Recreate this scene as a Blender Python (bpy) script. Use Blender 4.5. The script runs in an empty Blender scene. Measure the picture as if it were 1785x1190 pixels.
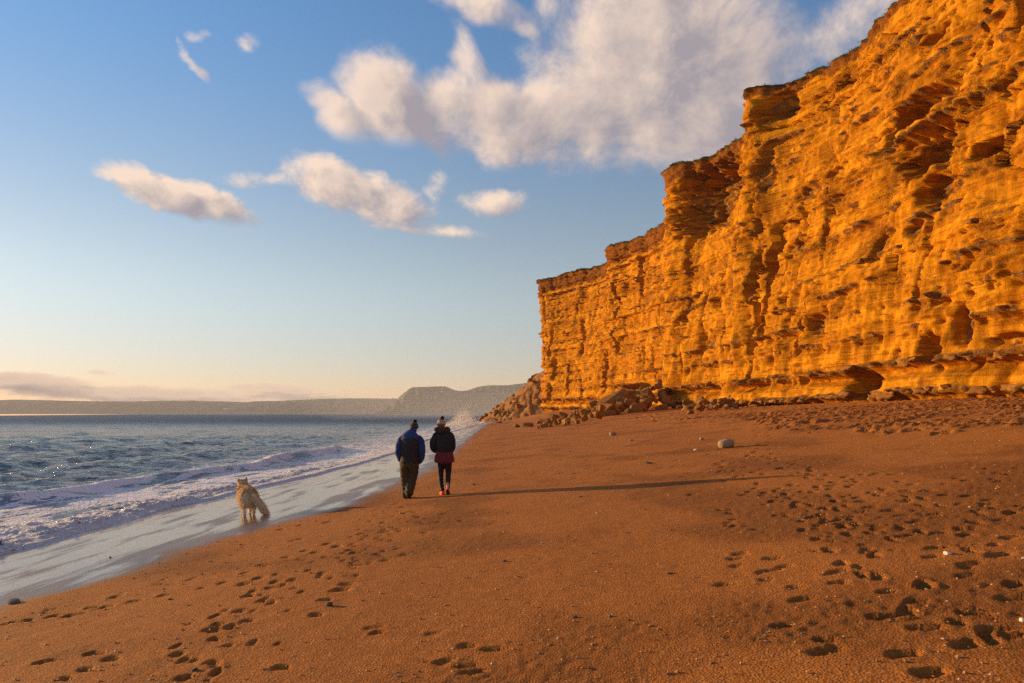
import bpy, bmesh, math, random
import numpy as np
from mathutils import Vector, Matrix

# ------------------------------------------------------------------ basics
scene = bpy.context.scene
COL = scene.collection
random.seed(7)
RNG = np.random.default_rng(7)
EZ = 2.45            # eye height above the sea
F = 1190.0           # focal length in pixels of the 1785 px wide photograph
HX, HY = 892.5, 721.0  # principal column, horizon row

# ------------------------------------------------------------------ camera
cam = bpy.data.cameras.new("camera")
cam.sensor_width = 36.0
cam.lens = 36.0 * F / 1785.0
cam.shift_y = (HY - 595.0) / 1785.0
cam.clip_start = 0.1
cam.clip_end = 40000.0
cam_o = bpy.data.objects.new("camera", cam)
cam_o.location = (0.0, 0.0, EZ)
cam_o.rotation_euler = (math.radians(90), 0, 0)
COL.objects.link(cam_o)
scene.camera = cam_o

# ------------------------------------------------------------------ light
SUN_EL = math.radians(7.7)
SUN_AZ = math.radians(67.0)      # degrees to the left of the view direction (+y)
sun_dir = Vector((-math.sin(SUN_AZ) * math.cos(SUN_EL), math.cos(SUN_AZ) * math.cos(SUN_EL), math.sin(SUN_EL)))
sl = bpy.data.lights.new("sun", 'SUN')
sl.energy = 5.0
sl.angle = math.radians(0.55)
sl.color = (1.0, 0.62, 0.26)
sun_o = bpy.data.objects.new("sun", sl)
sun_o.rotation_euler = sun_dir.to_track_quat('Z', 'Y').to_euler()
sun_o.location = (-40, 20, 30)
COL.objects.link(sun_o)

scene.view_settings.view_transform = 'Standard'
scene.view_settings.look = 'None'
scene.view_settings.gamma = 1.0
scene.view_settings.exposure = 0.7
scene.view_settings.use_curve_mapping = False
scene.render.engine = 'CYCLES'
cy = scene.cycles
cy.use_denoising = False
cy.use_adaptive_sampling = False
try:
    cy.denoiser = 'OPENIMAGEDENOISE'
    cy.denoising_prefilter = 'NONE'
except Exception:
    pass
cy.max_bounces = 6
cy.diffuse_bounces = 3
cy.glossy_bounces = 3
cy.volume_bounces = 1
cy.sample_clamp_indirect = 8.0


class NB:
    """tiny node-tree builder"""
    def __init__(s, nt):
        s.nt = nt
    def n(s, t, **kw):
        nd = s.nt.nodes.new(t)
        for k, v in kw.items():
            setattr(nd, k, v)
        return nd
    def put(s, sock, v):
        if isinstance(v, bpy.types.NodeSocket):
            s.nt.links.new(v, sock)
        elif v is not None:
            sock.default_value = v
    def math(s, op, a, b=None, c=None, clamp=False):
        nd = s.n('ShaderNodeMath', operation=op); nd.use_clamp = clamp
        s.put(nd.inputs[0], a); s.put(nd.inputs[1], b); s.put(nd.inputs[2], c)
        return nd.outputs[0]
    def vmath(s, op, a, b=None, out=0, scale=None):
        nd = s.n('ShaderNodeVectorMath', operation=op)
        s.put(nd.inputs[0], a); s.put(nd.inputs[1], b)
        if scale is not None:
            s.put(nd.inputs['Scale'], scale)
        return nd.outputs['Value'] if op in ('LENGTH', 'DOT_PRODUCT') else nd.outputs[0]
    def mapr(s, v, a, b, c=0.0, d=1.0, smooth=True):
        nd = s.n('ShaderNodeMapRange'); nd.interpolation_type = 'SMOOTHSTEP' if smooth else 'LINEAR'
        s.put(nd.inputs['Value'], v); s.put(nd.inputs['From Min'], a); s.put(nd.inputs['From Max'], b)
        s.put(nd.inputs['To Min'], c); s.put(nd.inputs['To Max'], d)
        return nd.outputs['Result']
    def mix(s, f, a, b, mode='MIX'):
        nd = s.n('ShaderNodeMix', data_type='RGBA', blend_type=mode)
        nd.clamp_factor = True
        s.put(nd.inputs[0], f); s.put(nd.inputs[6], a); s.put(nd.inputs[7], b)
        return nd.outputs[2]
    def noise(s, vec, scale, detail=4, rough=0.55, dist=0.0, out=0, dims='3D'):
        nd = s.n('ShaderNodeTexNoise', noise_dimensions=dims)
        s.put(nd.inputs['Vector'], vec); nd.inputs['Scale'].default_value = scale
        nd.inputs['Detail'].default_value = detail; nd.inputs['Roughness'].default_value = rough
        nd.inputs['Distortion'].default_value = dist
        return nd.outputs[out]
    def voro(s, vec, scale, feature='F1', out='Distance', rand=1.0):
        nd = s.n('ShaderNodeTexVoronoi', feature=feature)
        s.put(nd.inputs['Vector'], vec); nd.inputs['Scale'].default_value = scale
        nd.inputs['Randomness'].default_value = rand
        return nd.outputs[out]
    def attr(s, name):
        nd = s.n('ShaderNodeAttribute'); nd.attribute_name = name
        return nd.outputs['Fac']
    def bump(s, h, strength=0.5, dist=0.05, normal=None):
        nd = s.n('ShaderNodeBump'); s.put(nd.inputs['Height'], h)
        s.put(nd.inputs['Strength'], strength); nd.inputs['Distance'].default_value = dist
        if normal is not None:
            s.put(nd.inputs['Normal'], normal)
        return nd.outputs[0]
    def scale(s, vec, sc):
        nd = s.n('ShaderNodeMapping'); s.put(nd.inputs['Vector'], vec)
        nd.inputs['Scale'].default_value = sc
        return nd.outputs[0]


def rgb(r, g, b):
    return (r, g, b, 1.0)


def pixdir(px, py):
    return (px - HX) / F, 1.0, (HY - py) / F


def azel(px, py):
    a, b, c = pixdir(px, py)
    return math.atan2(a, b), math.atan2(c, math.hypot(a, b))

# ------------------------------------------------------------------ world: sky with clouds
world = bpy.data.worlds.new("World")
scene.world = world
world.use_nodes = True
wt = world.node_tree
wt.nodes.clear()
W = NB(wt)
sky = W.n('ShaderNodeTexSky', sky_type='NISHITA')
sky.sun_disc = False
sky.sun_elevation = SUN_EL
sky.sun_rotation = -SUN_AZ
sky.altitude = 0.0
sky.air_density = 1.0
sky.dust_density = 0.08
sky.ozone_density = 2.8

# cloud banks: (px, py, half width, half height, turn, weight) seen from the beach, kept as directions on the sky
CL_BIG = [
    (1120, 125, 250, 150, -8, 1.0), (1010, 180, 175, 84, -6, 1.0), (1190, 225, 200, 80, -4, .95),
    (1090, 35, 170, 95, -10, .9), (880, 192, 122, 62, 8, .95), (815, 115, 30, 66, -28, .62), (780, 205, 56, 40, 20, .55),
    (690, 185, 128, 62, 38, 1.0), (605, 205, 84, 40, 25, .66), (740, 235, 60, 36, 45, .7), (778, 188, 74, 46, 10, .78), (1290, 110, 130, 110, 10, .66), (1560, 10, 220, 56, -8, .5),
    (850, 12, 100, 26, 4, .66), (920, 45, 70, 18, 25, .55)]
CL_MID = [
    (285, 334, 128, 34, 12, 1.0), (375, 360, 74, 28, 22, .95), (460, 318, 80, 15, -2, .36),
    (605, 328, 128, 46, 13, 1.0), (680, 352, 62, 32, 8, .95), (690, 386, 70, 15, 10, .42),
    (868, 351, 78, 24, 3, .66), (752, 338, 22, 46, 10, .36), (790, 398, 66, 13, 3, .42),
    (333, 105, 46, 13, 35, .55), (440, 70, 26, 16, -10, .32), (345, 58, 30, 8, -15, .28)]
CL_LOW = [
    (40, 667, 150, 20, 0, 1.0), (230, 687, 270, 16, 1, .95), (-160, 660, 140, 24, 0, .9), (-360, 690, 300, 20, 0, .9),
    (490, 679, 95, 12, 0, .85), (480, 694, 190, 9, 0, .7), (190, 650, 36, 8, 0, .5)]


def cloud_group(name, blobs, wob_amt, nscale, stretch, namp):
    g = bpy.data.node_groups.new(name, 'ShaderNodeTree')
    g.interface.new_socket("Vector", in_out='INPUT', socket_type='NodeSocketVector')
    g.interface.new_socket("Density", in_out='OUTPUT', socket_type='NodeSocketFloat')
    B = NB(g)
    gi = B.n('NodeGroupInput'); go = B.n('NodeGroupOutput')
    v = gi.outputs[0]                                   # (azimuth, elevation, 1)
    wob = B.vmath('SUBTRACT', B.noise(v, nscale * .62, 4, 0.60, out=1), (0.5, 0.5, 0.5))
    vv = B.vmath('ADD', v, B.vmath('MULTIPLY', wob, (wob_amt, wob_amt / stretch, 0.0)))
    total = None
    for (px, py, hw, hh, rot, wgt) in blobs:
        a, e = azel(px, py)
        c = math.cos(a)
        sx, sy = 1.12 * hw / F * c * c, 1.12 * hh / F * c
        r = -math.radians(rot)
        cr, sr_ = math.cos(r), math.sin(r)
        p = B.vmath('DOT_PRODUCT', vv, (cr / sx, sr_ / sx, -(a * cr + e * sr_) / sx))
        q = B.vmath('DOT_PRODUCT', vv, (-sr_ / sy, cr / sy, -(-a * sr_ + e * cr) / sy))
        r2 = B.math('MULTIPLY_ADD', p, p, B.math('MULTIPLY', q, q))
        m = B.math('MULTIPLY_ADD', r2, -wgt, wgt)
        total = m if total is None else B.math('SMOOTH_MAX', total, m, 0.25)
    total = B.math('MAXIMUM', total, -.6)
    fb = B.noise(B.vmath('MULTIPLY', v, (1.0, stretch, 1.0)), nscale, 10, 0.66, 0.25)
    d = B.math('MULTIPLY_ADD', B.math('SUBTRACT', fb, 0.5), namp, total)
    B.put(go.inputs[0], d)
    return g


tc = W.n('ShaderNodeTexCoord')
sp = W.n('ShaderNodeSeparateXYZ'); W.put(sp.inputs[0], tc.outputs['Generated'])
az = W.math('ARCTAN2', sp.outputs[0], sp.outputs[1])
el = W.math('ARCSINE', sp.outputs[2])
cv = W.n('ShaderNodeCombineXYZ'); W.put(cv.inputs[0], az); W.put(cv.inputs[1], el); cv.inputs[2].default_value = 1.0
SKY_STR = 0.14
# sky colour graded by elevation: warmed low down, cooled towards the zenith
tint = W.mix(W.mapr(el, 0.02, 0.20), rgb(.92, .66, .67), rgb(1.38, .96, .78))
tint = W.mix(W.mapr(el, 0.20, 0.54), tint, rgb(.88, 1.0, 1.08))
skycol = W.mix(1.0, sky.outputs[0], tint, 'MULTIPLY')
def background(col):
    nd = W.n('ShaderNodeBackground'); nd.inputs['Strength'].default_value = SKY_STR
    W.put(nd.inputs['Color'], col)
    return nd.outputs[0]
def mix_sh(f, a, b):
    nd = W.n('ShaderNodeMixShader'); W.put(nd.inputs[0], f)
    wt.links.new(a, nd.inputs[1]); wt.links.new(b, nd.inputs[2])
    return nd.outputs[0]
LIT, SHD = rgb(4.5, 3.45, 2.7), rgb(1.65, 1.48, 1.62)
LITL, SHDL = rgb(3.8, 2.8, 2.1), rgb(1.35, 1.12, 1.16)
def clouds(grp, off, a0, a1, k0, k1, lit_c, shd_c, opac, thick_k, fade=None):
    def at(vec):
        nd = W.n('ShaderNodeGroup'); nd.node_tree = grp
        W.put(nd.inputs[0], vec)
        return nd.outputs[0]
    d0 = at(cv.outputs[0]); d1 = at(W.vmath('ADD', cv.outputs[0], off))
    alpha = W.math('MULTIPLY', W.mapr(d0, a0, a1), opac)
    if fade is not None:
        alpha = W.math('MULTIPLY', alpha, fade)
    lit = W.mapr(W.math('SUBTRACT', d1, d0), k0, k1, smooth=False)
    lit = W.math('SUBTRACT', lit, W.math('MULTIPLY', W.mapr(d0, .5, 1.15), thick_k), clamp=True)
    return W.mix(alpha, skycol, W.mix(lit, shd_c, lit_c))
def inside(x, lo, hi):
    return W.math('MULTIPLY', W.math('GREATER_THAN', x, lo), W.math('LESS_THAN', x, hi))
g_big = cloud_group("cloud_big", CL_BIG, .105, 8.5, 1.2, 1.5)
g_mid = cloud_group("cloud_mid", CL_MID, .06, 15.0, 1.4, 1.5)
g_low = cloud_group("cloud_low", CL_LOW, .035, 22.0, 2.6, 1.2)
base = background(skycol)
# scattered cloud elsewhere in the sky
def elsewhere():
    v3 = W.vmath('MULTIPLY', tc.outputs['Generated'], (1.0, 1.0, 1.8))
    n = W.noise(v3, 3.2, 6, .58, .3)
    return W.mix(W.mapr(n, .54, .70), skycol, W.mix(W.mapr(n, .60, .76), LIT, SHD))
away = W.math('MAXIMUM', W.mapr(W.math('ABSOLUTE', az), .72, .95), W.mapr(el, .60, .75))
away = W.math('MULTIPLY', away, W.mapr(el, .08, .22))
sh_ = mix_sh(away, base, background(elsewhere()))
drop_ = W.math('MULTIPLY', W.math('MINIMUM', W.math('MAXIMUM', W.math('ADD', az, .13), 0.0), .06), .58)
drop_ = W.math('MULTIPLY_ADD', W.math('MAXIMUM', W.math('SUBTRACT', az, .04), 0.0), .8, drop_)
ridge_ = W.math('ADD', el, drop_)
upper = W.math('MULTIPLY', W.math('GREATER_THAN', az, -.335), W.math('GREATER_THAN', ridge_, .362))
fade_big = W.mapr(ridge_, .362, .392)
fade_mid = W.math('MAXIMUM', W.mapr(ridge_, .362, .350), W.mapr(az, -.335, -.345))
in_big = W.math('MULTIPLY', upper, inside(az, -.335, .66))
in_big = W.math('MULTIPLY', in_big, W.math('LESS_THAN', el, .74))
in_mid = W.math('MULTIPLY', inside(az, -.66, .10), W.math('MULTIPLY', inside(el, .20, .55), W.math('SUBTRACT', 1.0, upper)))
sh_ = mix_sh(in_big, sh_, background(clouds(g_big, (-.032, .014, 0), .04, .80, .36, -.40, LIT, SHD, .96, .34, fade_big)))
sh_ = mix_sh(in_mid, sh_, background(clouds(g_mid, (-.020, .012, 0), .04, .74, .40, -.40, LIT, SHD, .96, .16, fade_mid)))
sh_ = mix_sh(W.math('MULTIPLY', inside(az, -.95, -.10), inside(el, -.02, .085)), sh_,
             background(clouds(g_low, (-.02, .010, 0), .12, .66, .36, -.34, LITL, SHDL, 1.0, .25)))
wo = W.n('ShaderNodeOutputWorld'); wt.links.new(sh_, wo.inputs['Surface'])

# ------------------------------------------------------------------ numpy noise
def _hash(ix, iy, seed):
    h = (ix.astype(np.uint32) * np.uint32(374761393) + iy.astype(np.uint32) * np.uint32(668265263) + np.uint32((seed * 974634777 + 12345) & 0xffffffff))
    h = (h ^ (h >> np.uint32(13))) * np.uint32(1274126177)
    h = h ^ (h >> np.uint32(16))
    h = h * np.uint32(2246822519)
    h = h ^ (h >> np.uint32(15))
    return h


def _h01(ix, iy, seed):
    return (_hash(ix, iy, seed) & np.uint32(0xffffff)).astype(np.float32) / np.float32(0x1000000)


_ANG = np.linspace(0, 2 * np.pi, 256, endpoint=False)
_GX, _GY = np.cos(_ANG).astype(np.float32), np.sin(_ANG).astype(np.float32)


def perlin(x, y, seed=0):
    x, y = np.broadcast_arrays(np.asarray(x, dtype=np.float64), np.asarray(y, dtype=np.float64))
    ix = np.floor(x); iy = np.floor(y)
    fx = (x - ix).astype(np.float32); fy = (y - iy).astype(np.float32)
    ix = ix.astype(np.int64); iy = iy.astype(np.int64)
    u = fx * fx * fx * (fx * (fx * 6 - 15) + 10)
    v = fy * fy * fy * (fy * (fy * 6 - 15) + 10)
    def g(dx, dy):
        k = _hash(ix + dx, iy + dy, seed) & np.uint32(255)
        return _GX[k] * (fx - dx) + _GY[k] * (fy - dy)
    a = g(0, 0); b = g(1, 0); c = g(0, 1); d = g(1, 1)
    return ((a + (b - a) * u) + ((c + (d - c) * u) - (a + (b - a) * u)) * v) * 1.45


def fbm(x, y, seed=0, octv=4, gain=0.5):
    r = 0.0; a = 1.0; f = 1.0; t = 0.0
    for i in range(octv):
        r = r + a * perlin(x * f + 17.3 * i, y * f - 9.1 * i, seed + i * 13)
        t += a; a *= gain; f *= 2.03
    return r / t * 1.3


def worley(x, y, seed=0):
    """F1, F2, cell random, offset to the nearest point"""
    x, y = np.broadcast_arrays(np.asarray(x, dtype=np.float64), np.asarray(y, dtype=np.float64))
    ix = np.floor(x).astype(np.int64); iy = np.floor(y).astype(np.int64)
    f1 = np.full(x.shape, 9.0, np.float32); f2 = f1.copy()
    rid = np.zeros(x.shape, np.float32); ox = rid.copy(); oy = rid.copy()
    for dx in (-1, 0, 1):
        for dy in (-1, 0, 1):
            cx, cyy = ix + dx, iy + dy
            px = (cx + _h01(cx, cyy, seed) - x).astype(np.float32)
            py = (cyy + _h01(cx, cyy, seed + 1) - y).astype(np.float32)
            d = px * px + py * py
            near = d < f1
            f2 = np.where(near, f1, np.minimum(f2, d))
            rid = np.where(near, _h01(cx, cyy, seed + 2), rid)
            ox = np.where(near, -px, ox); oy = np.where(near, -py, oy)
            f1 = np.where(near, d, f1)
    return np.sqrt(f1), np.sqrt(f2), rid, ox, oy


def sstep(a, b, x):
    t = np.clip((np.asarray(x, dtype=np.float64) - a) / (b - a), 0, 1)
    return t * t * (3 - 2 * t)

# ------------------------------------------------------------------ mesh helpers
def grid_faces(nr, nc):
    i = np.arange(nr - 1)[:, None] * nc + np.arange(nc - 1)[None, :]
    return np.stack([i, i + 1, i + nc + 1, i + nc], -1).reshape(-1, 4)


def fast_mesh(name, verts, faces, attrs=None, smooth=True):
    me = bpy.data.meshes.new(name)
    n, m, k = len(verts), len(faces), faces.shape[1]
    me.vertices.add(n)
    me.vertices.foreach_set("co", np.ascontiguousarray(verts, dtype=np.float32).ravel())
    me.loops.add(m * k)
    me.loops.foreach_set("vertex_index", np.ascontiguousarray(faces, dtype=np.int32).ravel())
    me.polygons.add(m)
    me.polygons.foreach_set("loop_start", np.arange(0, m * k, k, dtype=np.int32))
    me.polygons.foreach_set("loop_total", np.full(m, k, dtype=np.int32))
    me.polygons.foreach_set("use_smooth", np.full(m, smooth))
    me.update(calc_edges=True)
    for an, av in (attrs or {}).items():
        a = me.attributes.new(an, 'FLOAT', 'POINT')
        a.data.foreach_set("value", np.ascontiguousarray(av, dtype=np.float32).ravel())
    return me


def link(name, me, mat=None, parent=None, label=None, cat=None, group=None, kind=None, loc=None):
    o = bpy.data.objects.new(name, me)
    COL.objects.link(o)
    if mat is not None and me is not None and not me.materials:
        me.materials.append(mat)
    if parent is not None:
        o.parent = parent
    if label: o["label"] = label
    if cat: o["category"] = cat
    if group: o["group"] = group
    if kind: o["kind"] = kind
    if loc is not None: o.location = loc
    return o


def new_mat(name):
    m = bpy.data.materials.new(name)
    m.use_nodes = True
    nt = m.node_tree
    nt.nodes.clear()
    B = NB(nt)
    bs = B.n('ShaderNodeBsdfPrincipled')
    out = B.n('ShaderNodeOutputMaterial')
    nt.links.new(bs.outputs[0], out.inputs['Surface'])
    return m, B, bs


def simple_mat(name, col, rough=0.8, var=0.25, scale=30, bump=0.3, bdist=0.005, spec=0.3, sheen=0.0):
    m, B, bs = new_mat(name)
    t = B.n('ShaderNodeTexCoord').outputs['Object']
    n = B.noise(t, scale, 5, 0.6)
    f = B.mapr(n, 0.3, 0.7)
    c = B.mix(f, rgb(*[x * (1 - var) for x in col]), rgb(*[min(1, x * (1 + var)) for x in col]))
    B.put(bs.inputs['Base Color'], c)
    bs.inputs['Roughness'].default_value = rough
    bs.inputs['Specular IOR Level'].default_value = spec
    bs.inputs['Sheen Weight'].default_value = sheen
    B.put(bs.inputs['Normal'], B.bump(n, bump, bdist))
    return m

# ------------------------------------------------------------------ terrain heights
_px = np.array([-400, -60, -20, -12, -8.6, 0, 5.5, 8.3, 11.5, 15.5, 28, 40, 90])
_pz = np.array([-30, -6, -1.4, -.38, 0.0, .85, 1.42, 1.70, 2.14, 2.47, 3.35, 3.9, 5.0])
_tx = np.linspace(-100, 90, 3801)
_tz = np.interp(_tx, _px, _pz)
_k = np.hanning(41); _k /= _k.sum()
_tz = np.convolve(np.pad(_tz, 20, mode='edge'), _k, mode='valid')


def sandz(x, y):
    x = np.asarray(x, dtype=np.float64); y = np.asarray(y, dtype=np.float64)
    k = 1 + 1.1 * sstep(70, 185, y)
    xs = np.where(x > 0, x * k, x)
    z = np.interp(xs, _tx, _tz)
    land = sstep(-7, 0, x)
    z = z + land * (0.05 * perlin(x / 7.0, y / 11.0, 3) + 0.025 * perlin(x / 2.3, y / 3.1, 4))
    z = z + 0.02 * perlin(x / 3.0, y / 9.0, 5)
    return z


def ground_at(px, py):
    """the place on the beach seen in that direction"""
    dx, _, dz = pixdir(px, py)
    d = np.concatenate([np.linspace(1.5, 60, 3000), np.linspace(60, 260, 1500)])
    h = EZ + dz * d - sandz(dx * d, d)
    i = np.argmax(h < 0)
    if h[i] >= 0:
        i = len(d) - 1
    return float(dx * d[i]), float(d[i]), float(sandz(dx * d[i], d[i]))


# swash edge (where the foam stops) and the upper edge of the wet sand, from points along the shore
def shore_curve(pts, off=0.0):
    q = [ground_at(*p) for p in pts]
    ys = np.array([a[1] for a in q]); xs = np.array([a[0] for a in q])
    o = np.argsort(ys)
    return ys[o], xs[o] + off


_ey, _ex = shore_curve([(0, 966), (90, 948), (170, 921), (240, 905), (300, 884), (390, 868), (455, 850), (560, 826), (640, 806), (690, 790), (735, 771), (790, 752), (828, 742)])
_wy, _wx = shore_curve([(0, 1052), (120, 1025), (230, 990), (300, 960), (420, 930), (520, 902), (600, 882), (660, 858), (705, 838), (755, 818), (790, 790), (812, 768), (832, 752), (845, 742)])


def edge_x(y):
    b = np.interp(y, _ey, _ex)
    return b + 0.16 * perlin(np.asarray(y) / 1.7, 0.5, 61) + 0.06 * perlin(np.asarray(y) / .5, 3.5, 62)


def wet_x(y):
    b = np.interp(y, _wy, _wx)
    return b + 0.10 * perlin(np.asarray(y) / 2.4, 1.5, 63)

# ------------------------------------------------------------------ beach
ROWS = np.concatenate([np.linspace(-4, 2.0, 10)[:-1], 2.0 * np.exp(np.linspace(0, math.log(300 / 2.0), 640))])
NC = 680
uu = np.linspace(-1, 1, NC)
# right bound reaches past the cliff foot, left bound runs under the sea
yy = ROWS[:, None]
rightb = np.minimum(2.2 + 0.95 * np.maximum(yy, 0), 46.0)
leftb = np.maximum(-(3.2 + 0.95 * np.maximum(yy, 0)), -16.0)
X = leftb + (rightb - leftb) * ((uu[None, :] + 1) / 2)
Y = np.repeat(yy, NC, 1)
Z = sandz(X, Y)

PR = []   # x, y, half length, half width, angle, depth, rim
def add_print(px, py, size=1.0, depth=0.06, ang=None):
    x, y, z = ground_at(px, py)
    a = random.uniform(-0.4, 0.4) if ang is None else ang
    PR.append((x, y, 0.105 * size * random.uniform(.6, 1.2), 0.045 * size * random.uniform(.8, 1.25), a, depth * random.uniform(.75, 1.2), random.uniform(.04, .16)))

for (cx, cyy) in [(925,745),(1095,790),(1115,670),(1105,622),(1135,590),(1295,570),(1250,520),(1385,470),(1290,443),(1405,400),(1430,370),(1265,325),(1345,350),(1270,380),(1370,285),(1490,240),(1585,208),(1640,215),(1700,172),(1750,185),(1455,820),(960,870),(235,785),(500,745),(580,770),(440,825),(340,875),(700,470),(850,440),(1040,405),(1160,375),(480,505),(545,500),(285,548),(370,543),(140,570),(1690,465),(1770,410),(1640,540),(1540,150),(1700,60),(1560,75),(1450,100)]:
    add_print(cx * .336, 890 + cyy * .336, 0.95, 0.045)
for (cx, cyy) in [(65,605),(20,650),(215,525),(315,495),(170,495),(285,465),(60,550),(50,440),(50,470),(55,490),(420,380),(270,365),(210,378),(90,388),(470,330),(600,322),(385,300),(515,285),(260,235),(185,262),(300,250),(150,875),(170,905),(470,905),(640,970),(780,985),(645,1080),(670,1110),(520,1050)]:
    add_print(600 + cx * .336, 800 + cyy * .336, 0.9, 0.035)
for (cx, cyy) in [(480,797),(360,765),(240,703),(228,675),(255,655),(388,673),(373,727),(440,708),(188,783),(510,843),(435,957),(655,730),(662,777),(860,813),(737,867),(850,918),(930,912),(1030,967),(1190,1035),(1045,1155),(620,1060),(610,1015),(935,1072),(1230,903),(1150,943),(1320,970),(985,857),(1215,697),(1185,748),(1065,632),(1050,668),(940,550),(942,582),(805,540),(795,572),(670,530),(697,503),(597,469),(590,493),(495,442),(480,463),(415,420),(400,437),(360,401),(345,415),(320,382),(290,397),(262,410),(735,422),(765,438),(790,460),(872,476),(920,497),(1030,493),(990,520),(1080,570),(1200,552),(1190,580),(1310,618),(1330,660),(1375,588),(1330,515),(1280,455),(1285,433),(1380,485),(1190,415),(1090,412),(1035,393),(970,368),(940,393),(855,387),(820,323),(885,325),(755,367),(690,336),(635,357),(630,373),(535,323),(550,295),(500,265),(1150,340),(1320,355),(1390,783),(1400,843),(1380,1000),
                  (70,290),(120,300),(180,310),(240,335),(200,348),(60,375),(50,410),(110,270),(160,285),(350,240),(370,225),(390,260),(360,205),(345,250),(380,280),(420,300)]:
    add_print(1185 + cx * .42, 690 + cyy * .42, 1.0, 0.05)
# many more, loosely strewn on the upper beach
for i in range(60):
    add_print(random.uniform(1250, 1785), random.uniform(815, 930), .8, 0.04, random.uniform(0, 3.14))
for i in range(60):
    add_print(random.uniform(960, 1300), random.uniform(775, 835), .9, 0.03, random.uniform(0, 3.14))
def trail(p0, p1, step, spread, size, depth, n_side=1.0):
    """a line of strides between two places on the sand, with the kicked-up sand beside it"""
    a_, b_ = ground_at(*p0), ground_at(*p1)
    L = math.hypot(b_[0] - a_[0], b_[1] - a_[1]); n = int(L / step)
    ux, uy = (b_[0] - a_[0]) / L, (b_[1] - a_[1]) / L
    hd_ = math.atan2(uy, ux)
    for k in range(n):
        s_ = (k + random.uniform(-.2, .2)) * step
        sd = (1 if k % 2 else -1) * spread * random.uniform(.5, 1.4)
        x = a_[0] + ux * s_ - uy * sd; y = a_[1] + uy * s_ + ux * sd
        PR.append((x, y, .13 * size * random.uniform(.8, 1.15), .055 * size * random.uniform(.8, 1.25), hd_ + random.uniform(-.3, .3), depth * random.uniform(.5, 1.2), random.uniform(.05, .25)))
        for q in range(random.choice((0, 1, 1, 2))):
            PR.append((x + random.uniform(-.22, .22), y + random.uniform(-.25, .25), random.uniform(.03, .07), random.uniform(.02, .045), random.uniform(0, 3.1), random.uniform(.010, .022), random.uniform(.2, .6)))
trail((330, 1180), (690, 885), .36, .14, .62, 0.028)
trail((300, 1150), (560, 960), .40, .12, .62, 0.03)
trail((560, 1010), (700, 890), .40, .12, .62, 0.022)
trail((0, 1088), (420, 985), .48, .10, .75, .026)
trail((620, 985), (730, 885), .40, .12, .62, 0.021)
trail((1780, 1010), (1240, 800), .52, .15, .9, .045)
trail((1700, 1120), (1330, 850), .52, .15, .9, .045)
trail((1785, 925), (1300, 790), .55, .15, .9, .040)
trail((1500, 1010), (1380, 800), .55, .15, .85, .040)
trail((1330, 800), (1330, 740), .6, .2, 1.0, .05)
# the trodden strip in front of the cliff
for i in range(3200):
    x = random.uniform(9.2, 30); y = random.uniform(8, 78)
    xb = 10.6 + 1.2 * math.sin(y * .21) + (2.5 if y < 16 else 0)
    if x < xb and random.random() < .93:
        continue
    s = random.uniform(.8, 1.9)
    PR.append((x, y, .17 * s, .12 * s, random.uniform(0, 3.14), random.uniform(.035, .09) * min(1.3, s), random.uniform(.3, .7)))

for (x, y, L, Wd, a, dep, rim) in PR:
    R = L * 2.3
    r0 = np.searchsorted(ROWS, y - R); r1 = np.searchsorted(ROWS, y + R)
    if r1 <= r0:
        continue
    span = X[(r0 + r1) // 2 if (r0 + r1) // 2 < len(ROWS) else r0]
    c0 = max(0, np.searchsorted(span, x - R) - 6); c1 = min(NC, np.searchsorted(span, x + R) + 6)
    if c1 <= c0:
        continue
    dx = X[r0:r1, c0:c1] - x; dy = Y[r0:r1, c0:c1] - y
    ca, sa = math.cos(a), math.sin(a)
    p = (dx * ca + dy * sa) / L; q = (-dx * sa + dy * ca) / Wd
    q = q * (1 + .22 * p)                      # toe broader than heel
    jag = 0.22 * perlin(dx * 12 + x * 3, dy * 12 + y * 5, 9) + .16 * perlin(dx * 34 + x * 3, dy * 34 + y * 5, 10)
    r = np.sqrt(p * p + q * q) + jag
    pit = -(1 - sstep(.55, 1.12, r)) * (1 + .25 * np.clip(p, -1, 1))
    ridge = np.exp(-((r - 1.35) / .28) ** 2) * rim
    Z[r0:r1, c0:c1] += dep * (pit + ridge)

near = np.exp(-np.maximum(Y, 0) / 14.0)
dry = sstep(0.0, 2.0, X - wet_x(Y))
crumb = fbm(X / .35, Y / .35, 21, 3)
patch = sstep(-.05, .5, fbm(X / 2.2, Y / 2.6, 24, 4) + .45 * sstep(.5, 4, X) * sstep(16, 7, Y))
Z += dry * (0.006 * crumb + patch * (.014 * np.abs(perlin(X / .12, Y / .12, 22)) + .011 * perlin(X / .06, Y / .06, 23)) * np.exp(-np.maximum(Y, 0) / 25))
# faint drag ridges of the backwash on the wet strip
wetness = 1 - sstep(-.25, .55, X - wet_x(Y) + .25 * perlin(X / .5, Y / .8, 31))
Z += wetness * 0.004 * perlin(X / .25, Y / 1.1, 33)
film = wetness * sstep(-.25, .30, fbm(X / .55 + 3, Y / 2.6, 34, 5, .6) + .42 * sstep(.2, 1.6, wet_x(Y) - X) - .2)

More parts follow.
